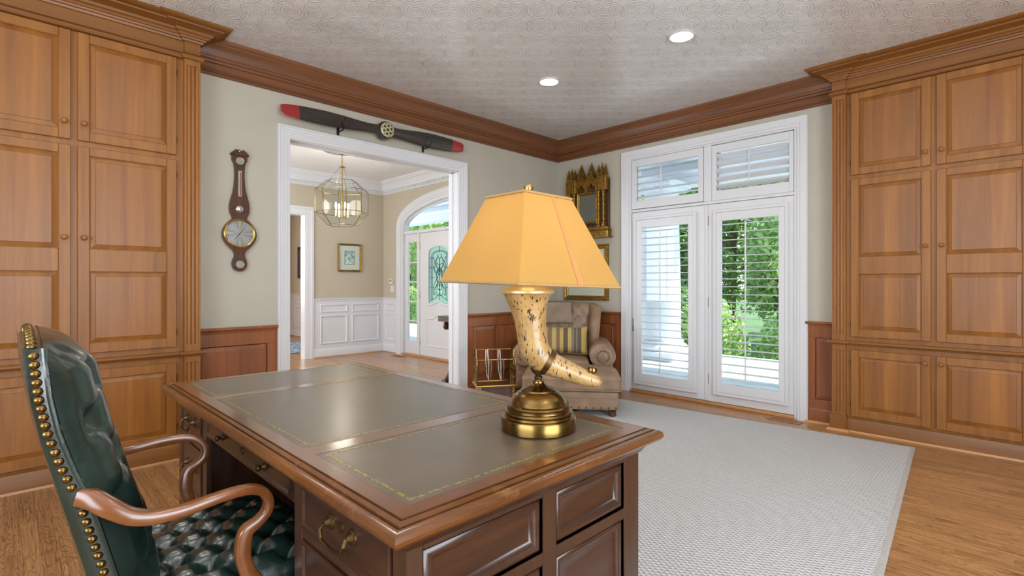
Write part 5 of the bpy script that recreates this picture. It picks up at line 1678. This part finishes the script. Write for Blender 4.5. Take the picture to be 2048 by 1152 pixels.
for k in range(6):
    a = 2 * PI * k / 6 + 0.3
    MB().lathe([(0, 0.054), (0.0115, 0.054), (0.0115, 0.0548), (0, 0.0548)], 14, (0.038 * math.cos(a), 0, 0.038 * math.sin(a)), 'y').build('plate_hole', 'dark_wood', prop)
    a += PI / 6
    MB().lathe([(0, 0.054), (0.005, 0.054), (0.005, 0.056), (0, 0.056)], 10, (0.056 * math.cos(a), 0, 0.056 * math.sin(a)), 'y').build('bolt', 'black_iron', prop)
MB().lathe([(0, 0.054), (0.012, 0.054), (0.012, 0.055), (0, 0.055)], 14, (0, 0, 0), 'y').build('shaft_hole', 'black_iron', prop)
for x, lb in ((2.03, 'black iron hook under the propeller blade nearer the barometer'), (2.90, 'black iron hook under the propeller blade nearer the armchair')):
    h_ = thing('wall_hook', lb, 'hook', (x, YA, 2.552 + (x - 2.431) * 0.0157), 0, 'hooks holding the propeller')
    MB().box(-0.012, 0.012, 0, -0.005, -0.10, 0.02, 0.002).build('back_plate', 'black_iron', h_, smooth=0)
    MB().tube([(0, -0.004, -0.062), (0, -0.04, -0.070), (0, -0.10, -0.068), (0, -0.135, -0.045), (0, -0.142, -0.015), (0, -0.138, 0.012), (0, -0.128, 0.022)], [0.006, 0.006, 0.006, 0.006, 0.0055, 0.005, 0.007], 8).build('arm', 'black_iron', h_)

# ================================================================ gilt mirror and picture on the right wall
mir = thing('gothic_mirror', 'gilded gothic mirror with pinnacles and twisted columns', 'mirror', (XB, 3.685, 0), R(-90))
MB().box(-0.30, 0.30, -0.001, -0.02, 1.76, 2.38).build('back_board', 'dark_wood', mir, smooth=0)
bs = MB().box(-0.32, 0.32, -0.001, -0.085, 1.72, 1.79, 0.006).box(-0.335, 0.335, -0.001, -0.10, 1.705, 1.725, 0.004).box(-0.325, 0.325, -0.001, -0.095, 1.79, 1.805, 0.004).box(-0.31, 0.31, -0.001, -0.08, 1.805, 1.835, 0.004)
bs.build('base', 'gilt', mir, smooth=0)
for k in range(13):
    MB().lathe([(0, 0.085), (0.014, 0.085), (0.010, 0.090), (0, 0.092)], 8, (-0.27 + k * 0.045, 0, 1.756), 'y').build('rosette', 'gilt', mir)
MB().sweep([(-0.113, 1.905), (-0.113, 2.225), (0.113, 2.225), (0.113, 1.905)], [(-0.034, 0.02), (-0.034, 0.045), (-0.026, 0.052), (-0.016, 0.044), (-0.008, 0.046), (0.0, 0.036), (0.0, 0.02)], wallmap, closed=True).build('inner_frame', 'gilt', mir, smooth=30)
MB().box(-0.118, 0.118, -0.021, -0.026, 1.90, 2.23).build('glass', 'mirror', mir, smooth=0)
def twisted(u, z0, z1, r=0.014, d=0.058):
    rs = []
    N = 60
    for i in range(N + 1):
        z = z0 + (z1 - z0) * i / N
        ph = 2 * PI * 7 * i / N
        rs.append([(u + r * (1 + 0.22 * math.cos(2 * (2 * PI * j / 12) - ph)) * math.cos(2 * PI * j / 12), -d + r * (1 + 0.22 * math.cos(2 * (2 * PI * j / 12) - ph)) * math.sin(2 * PI * j / 12), z) for j in range(12)])
    o = MB().rings(rs).build('twisted_column', 'gilt', mir, smooth=60)
    MB().box(u - 0.022, u + 0.022, -d - 0.022, -d + 0.022, z0 - 0.03, z0, 0.004).box(u - 0.018, u + 0.018, -d - 0.018, -d + 0.018, z0, z0 + 0.02, 0.004).build('column_base', 'gilt', o, smooth=0)
    MB().box(u - 0.020, u + 0.020, -d - 0.020, -d + 0.020, z1 - 0.02, z1 + 0.01, 0.004).build('capital', 'gilt', o, smooth=0)
for u in (-0.245, -0.178, 0.178, 0.245):
    twisted(u, 1.862, 2.24)
# pierced head with two lancet arches
def lancet_hole(c, hw, z0, zr, n=10):
    pts = []
    for i in range(n + 1):
        t = i / n
        u = c - hw + 2 * hw * t
        q = abs(u - c) / hw
        pts.append((u, z0 + zr * (1 - q ** 1.7) + 0.010 * math.cos(q * 3 * PI)))
    return pts
hd = MB()
hd.box(-0.145, -0.135, -0.02, -0.06, 2.245, 2.40); hd.box(-0.01, 0.01, -0.02, -0.06, 2.245, 2.40); hd.box(0.135, 0.145, -0.02, -0.06, 2.245, 2.40)
for c in (-0.0725, 0.0725):
    pts = lancet_hole(c, 0.0625, 2.255, 0.085)
    for (a, za), (b, zb) in zip(pts[:-1], pts[1:]):
        hd.prism([(a, za), (b, zb), (b, 2.40), (a, 2.40)], wallmap, 0.02, 0.06)
hd.build('arched_head', 'gilt', mir, smooth=0)
MB().box(-0.30, 0.30, -0.001, -0.075, 2.385, 2.402, 0.004).build('cornice', 'gilt', mir, smooth=0)
for s_ in (-1, 1):
    MB().box(s_ * 0.145, s_ * 0.29, -0.001, -0.085, 2.25, 2.39, 0.005).build('side_block', 'gilt', mir, smooth=0)
    for k in (0.17, 0.215, 0.262):
        MB().prism([(s_ * k - 0.012, 2.265), (s_ * k + 0.012, 2.265), (s_ * k + 0.012, 2.33), (s_ * k, 2.36), (s_ * k - 0.012, 2.33)], wallmap, 0.084, 0.092).build('blind_arch', 'gilt', mir, smooth=0)
def pinnacle(u, z0, z1, w_, d=0.045):
    mb = MB()
    mb.box(u - w_ * 1.1, u + w_ * 1.1, -d - w_, -d + w_, z0, z0 + 0.02, 0.003)
    rs = []
    for i in range(9):
        t = i / 8
        r = w_ * (1 - t) + 0.003
        z = z0 + 0.02 + (z1 - z0 - 0.025) * t
        rs.append([(u - r, -d - r, z), (u + r, -d - r, z), (u + r, -d + r, z), (u - r, -d + r, z)])
    mb.rings(rs)
    mb.lathe([(0, 0), (0.007, 0.004), (0.008, 0.010), (0, 0.018)], 8, (u, -d, z1 - 0.01))
    for i in range(1, 6):
        t = i / 7
        r = w_ * (1 - t) + 0.003
        z = z0 + 0.02 + (z1 - z0 - 0.025) * t
        for sx in (-1, 1):
            mb.lathe([(0, 0), (0.006, 0.004), (0, 0.010)], 6, (u + sx * r, -d - r, z))
    mb.build('pinnacle', 'gilt', mir, smooth=0)
for u, z1, w_ in ((-0.0725, 2.585, 0.042), (0.0725, 2.585, 0.042), (-0.172, 2.54, 0.020), (0.172, 2.54, 0.020), (-0.222, 2.56, 0.022), (0.222, 2.56, 0.022), (-0.27, 2.54, 0.018), (0.27, 2.54, 0.018)):
    pinnacle(u, 2.40, z1, w_)
framed('framed_picture', WB, -4.045, -3.403, 0.985, 1.64, 'gold framed picture with cream mat hanging above the armchair', 'gilt', 0.055, 0.10, 'art_warm', inner='red_paint', matm='cream')

# ================================================================ armchair, ottoman, pillow
S_, L_ = Vector((0.778, 0.628, 0)), Vector((0.628, -0.778, 0))
def spot(s, l): return S_ * s + L_ * l
AR = R(-51.1)
def puff(cx, cy, hx, hy, zt, amt):
    def fn(p):
        k = max(0.0, 1 - ((p.x - cx) / hx) ** 2) * max(0.0, 1 - ((p.y - cy) / hy) ** 2)
        if p.z > zt:
            p = Vector((p.x, p.y, p.z + amt * k))
        return p
    return fn
ac = thing('armchair', 'taupe leather wing armchair with rolled arms in the corner', 'armchair', spot(5.60, -0.065), AR)
MB().rbox(-0.44, 0.44, -0.36, 0.33, 0.10, 0.29, 0.03, 5).build('seat_base', 'brown_leather', ac, smooth=60)
MB().rbox(-0.262, 0.262, -0.435, 0.16, 0.285, 0.415, 0.045, 9, puff(0, -0.14, 0.30, 0.32, 0.36, 0.03)).build('seat_cushion', 'brown_leather', ac, smooth=60)
an_me = MB().lathe([(0.009, -0.002), (0.0085, 0.001), (0.006, 0.005), (0.0, 0.0065)], 10, axis='y').mesh('nail_head', 60)
for s_ in (-1, 1):
    c = s_ * 0.392
    am = MB()
    am.rbox(min(c - 0.10, c + 0.10), max(c - 0.10, c + 0.10), -0.385, 0.30, 0.11, 0.45, 0.03, 5)
    arm = am.build('arm', 'brown_leather', ac, smooth=60)
    rl = MB()
    rs = []
    for i, (y, r) in enumerate([(-0.412, 0.085), (-0.408, 0.108), (-0.395, 0.122), (-0.37, 0.128), (-0.2, 0.130), (0.0, 0.130), (0.2, 0.128), (0.30, 0.118)]):
        rs.append([(c + r * math.cos(2 * PI * j / 28) * 1.02, y, 0.455 + (0.02 * (y + 0.4)) + r * math.sin(2 * PI * j / 28)) for j in range(28)])
    rl.rings(rs)
    rl.build('arm_roll', 'brown_leather', arm, smooth=60)
    fc = MB().lathe([(0, 0.408), (0.070, 0.408), (0.072, 0.416), (0.066, 0.420), (0, 0.422)], 28, (c, 0, 0.455), 'y').build('scroll_facing', 'brown_leather', arm, smooth=50)
    for k in range(11):
        a = R(-40) + R(260) * k / 10
        link('nail_head', an_me, 'brass_nail', fc, (c + 0.058 * math.cos(a), -0.420, 0.455 + 0.058 * math.sin(a)))
    for k in range(6):
        a = R(20 + 28 * k)
        MB().tube([(c + 0.075 * math.cos(a), -0.409, 0.455 + 0.075 * math.sin(a)), (c + 0.104 * math.cos(a), -0.409, 0.455 + 0.104 * math.sin(a)), (c + 0.1295 * math.cos(a), -0.36, 0.457 + 0.1295 * math.sin(a))], 0.0035, 6).build('pleat', 'brown_leather', arm)
def lean(p):
    k = (p.z - 0.35)
    return Vector((p.x, p.y + 0.13 * k, p.z))
def back_fn(p):
    q = lean(p)
    if p.y < 0.14:
        q.y += tuft(p.x, p.z - 0.62, 0.15, 0.085, 0.008, 0.022) * -1.0 - 0.03 * (1 - (p.x / 0.32) ** 2)
    return q
MB().rbox(-0.30, 0.30, 0.09, 0.33, 0.33, 0.968, 0.06, 22, back_fn).build('backrest', 'brown_leather', ac, smooth=60)
for s_ in (-1, 1):
    def wing(p, s_=s_):
        t = (p.z - 0.50) / 0.46
        fwd = 0.20 * math.sin(max(0, min(1, t * 0.9 + 0.15)) * PI) * max(0, (0.30 - p.y) / 0.30)
        flare = 0.05 * max(0, (0.25 - p.y) / 0.25) * t
        top = -0.05 * max(0.0, (0.15 - p.y) / 0.2) * max(0, t - 0.6) / 0.4
        return Vector((p.x + s_ * flare, p.y - fwd * 0.5 + 0.13 * (p.z - 0.35), p.z + top))
    x0, x1 = (0.262, 0.368) if s_ > 0 else (-0.368, -0.262)
    MB().rbox(x0, x1, 0.0, 0.31, 0.47, 0.962, 0.045, 12, wing).build('wing', 'brown_leather', ac, smooth=60)
cv = MB().grid(15, 25, lambda s, t: (-0.245 + 0.335 * s + 0.006 * math.sin(9 * t), (0.30 - 0.22 * t / 0.35 if t < 0.35 else 0.055 - 0.012 * math.sin(8 * s) - 0.065 * (t - 0.35) - 0.02) + (0.08 if t < 0.35 else 0.08 - 0.02 * (t - 0.35)) , 0.982 - 0.012 * (s - 0.5) ** 2 if t < 0.35 else 0.982 - 0.355 * (t - 0.35) ** 1.02))
cvo = cv.build('headrest_cover', 'cover_leather' if 'cover_leather' in M else 'brown_leather', ac, smooth=60)
sol = cvo.modifiers.new('thick', 'SOLIDIFY'); sol.thickness = 0.008
for x in (-0.38, 0.38):
    for y in (-0.33, 0.28):
        MB().lathe([(0, 0), (0.016, 0), (0.024, 0.02), (0.02, 0.05), (0.03, 0.08), (0.03, 0.105), (0, 0.105)], 14, (x, y, 0)).build('leg', 'dark_wood', ac)

ot = thing('ottoman', 'taupe leather ottoman with brass nails before the armchair', 'ottoman', spot(4.85, 0.012) + Vector((0, 0, 0.012)), AR)
MB().rbox(-0.415, 0.415, -0.27, 0.27, 0.055, 0.222, 0.022, 6).build('base', 'brown_leather', ot, smooth=60)
MB().rbox(-0.438, 0.438, -0.292, 0.29, 0.218, 0.345, 0.035, 11, puff(0, 0, 0.50, 0.34, 0.28, 0.07)).build('cushion', 'brown_leather', ot, smooth=60)
def pipe_loop(z, hx, hy, r=0.006):
    pts = []
    for cx, cy, a0 in ((hx - 0.03, hy - 0.03, 0), (-hx + 0.03, hy - 0.03, 90), (-hx + 0.03, -hy + 0.03, 180), (hx - 0.03, -hy + 0.03, 270)):
        for k in range(5):
            a = R(a0 + 22.5 * k)
            pts.append((cx + 0.03 * math.cos(a), cy + 0.03 * math.sin(a), z))
    return MB().tube(pts, r, 6, closed=True)
pipe_loop(0.322, 0.438, 0.291, 0.0055).build('piping', 'brown_leather', ot)
pipe_loop(0.232, 0.436, 0.290, 0.0055).build('piping', 'brown_leather', ot)
pipe_loop(0.158, 0.416, 0.271, 0.003).build('seam', 'brown_leather', ot)
for k in range(13):
    link('nail_head', an_me, 'brass_nail', ot, (-0.39 + k * 0.065, -0.2705, 0.078))
for x in (-0.36, 0.36):
    for y in (-0.22, 0.22):
        MB().lathe([(0, 0), (0.03, 0), (0.036, 0.012), (0.032, 0.03), (0.04, 0.05), (0, 0.06)], 14, (x, y, 0)).build('leg', 'dark_wood', ot)

pw = thing('striped_pillow', 'gold and brown striped pillow leaning in the armchair', 'pillow', spot(5.42, -0.05) + Vector((0, 0, 0.588)), AR)
pw.rotation_euler = (R(-16), 0, AR)
def pil(s, t, side):
    a, b = -1 + 2 * s, -1 + 2 * t
    ka, kb = 1 - 0.06 * (1 - b * b), 1 - 0.08 * (1 - a * a)
    d = 0.075 * (max(0.0, (1 - a ** 4) * (1 - b ** 4))) ** 0.55
    return (0.232 * a * ka, side * d, 0.145 * b * kb)
pb_ = MB().grid(33, 25, lambda s, t: pil(s, t, -1)).grid(33, 25, lambda s, t: pil(s, t, 1))
pb_.build('cover', 'stripes', pw, smooth=70, merge=0.0005)
pts = []
for k in range(40):
    q = k / 10
    i, f = int(q), q - int(q)
    a, b = [(-1 + 2 * f, -1), (1, -1 + 2 * f), (1 - 2 * f, 1), (-1, 1 - 2 * f)][i]
    p = pil((a + 1) / 2, (b + 1) / 2, 1)
    pts.append((p[0], 0, p[2]))
MB().tube(pts, 0.004, 6, closed=True).build('piping', 'shade_trim', pw)

# ================================================================ magazine rack
rk = thing('magazine_rack', 'brass magazine rack with twisted rods on a small drawer', 'magazine rack', spot(4.86, -0.715), R(45.336 - 90 + 13))
W2, D2, ZT = 0.182, 0.12, 0.235
MB().box(-W2, W2, -D2, D2, ZT - 0.012, ZT, 0.003).build('shelf', 'dark_wood', rk, smooth=0)
MB().sweep([(-W2 - 0.012, -D2 - 0.012), (W2 + 0.012, -D2 - 0.012), (W2 + 0.012, D2 + 0.012), (-W2 - 0.012, D2 + 0.012)], [(-0.014, ZT - 0.014), (0, ZT - 0.012), (0.003, ZT - 0.005), (0, ZT + 0.002), (-0.014, ZT + 0.002)], closed=True).build('shelf_edge', 'brass', rk)
MB().box(-W2 + 0.01, W2 - 0.01, -D2 + 0.008, D2 - 0.008, 0.07, ZT - 0.012).build('drawer_case', 'dark_wood', rk, smooth=0)
dw = MB().box(-W2 + 0.04, W2 - 0.04, -D2 + 0.007, -D2 - 0.004, 0.09, ZT - 0.03, 0.003).build('drawer', 'dark_wood', rk, smooth=0)
MB().lathe([(0, 0), (0.008, 0), (0.006, 0.008), (0.010, 0.015), (0, 0.02)], 10, (0, -D2 - 0.004, 0.15), 'y').build('knob', 'brass', dw)
for s_ in (-1, 1):
    mo = MB()
    for k in range(7):
        mo.lathe([(0, 0), (0.010, 0.001), (0.008, 0.006), (0, 0.008)], 8, (s_ * (W2 - 0.022) + (0.007 if k % 2 else -0.007), -D2 + 0.008, 0.085 + k * 0.02), 'y')
    mo.box(s_ * (W2 - 0.022) - 0.014, s_ * (W2 - 0.022) + 0.014, -D2 + 0.008, -D2 + 0.004, 0.078, ZT - 0.016, 0.002)
    mo.build('gilt_mount', 'gilt', rk)
    for y in (-D2, D2):
        MB().lathe([(0, 0), (0.012, 0), (0.016, 0.012), (0.010, 0.03), (0.014, 0.07), (0, 0.07)], 12, (s_ * (W2 - 0.02), y * 0.85, 0)).build('leg', 'dark_wood', rk)
    # pierced end
    e = MB()
    for y in (-0.095, -0.03, 0.03, 0.095):
        e.tube([(s_ * W2, y, ZT), (s_ * W2, y * 1.05, ZT + 0.12), (s_ * W2, y * 0.8, ZT + 0.24), (s_ * W2, y * 0.55, ZT + 0.32)], 0.004, 6)
    for z in (0.06, 0.14, 0.22):
        e.tube([(s_ * W2, -0.095, ZT + z), (s_ * W2, 0, ZT + z + 0.03), (s_ * W2, 0.095, ZT + z)], 0.004, 6)
    for y in (-0.062, 0, 0.062):
        for z in (0.06, 0.15, 0.23):
            e.tube([(s_ * W2, y + 0.02 * math.cos(2 * PI * k / 10), ZT + z + 0.024 * math.sin(2 * PI * k / 10)) for k in range(10)], 0.003, 5, closed=True, up=(1, 0, 0))
    e.tube([(s_ * W2, -0.10, ZT), (s_ * W2, -0.11, ZT + 0.12), (s_ * W2, -0.10, ZT + 0.25), (s_ * W2, -0.06, ZT + 0.33), (s_ * W2, 0.0, ZT + 0.345), (s_ * W2, 0.06, ZT + 0.33), (s_ * W2, 0.10, ZT + 0.25), (s_ * W2, 0.11, ZT + 0.12), (s_ * W2, 0.10, ZT)], 0.006, 8)
    e.build('end_grille', 'old_brass', rk)
for y, z in ((-0.095, ZT + 0.235), (0.085, ZT + 0.31)):
    rs = []
    N = 70
    for i in range(N + 1):
        x = -W2 + 2 * W2 * i / N
        ph = 2 * PI * 10 * i / N
        rs.append([(x, y + 0.005 * (1 + 0.3 * math.cos(2 * PI * j / 4 * 2 - ph)) * math.cos(2 * PI * j / 8 + ph), z + 0.005 * (1 + 0.3 * math.cos(2 * PI * j / 4 * 2 - ph)) * math.sin(2 * PI * j / 8 + ph)) for j in range(8)])
    MB().rings(rs).build('twisted_rod', 'brass', rk, smooth=60)
for x in (-0.06, 0.06):
    for dx in (-0.008, 0.008):
        MB().tube([(x + dx, 0.085, ZT + 0.315), (x + dx * 1.5, 0.075, ZT + 0.20), (x + dx, 0.03, ZT + 0.08), (x, -0.02, ZT + 0.03), (x + dx, -0.07, ZT + 0.06), (x + dx * 1.5, -0.095, ZT + 0.15), (x + dx, -0.10, ZT + 0.245)], 0.0026, 6).build('wire_divider', 'silver', rk)
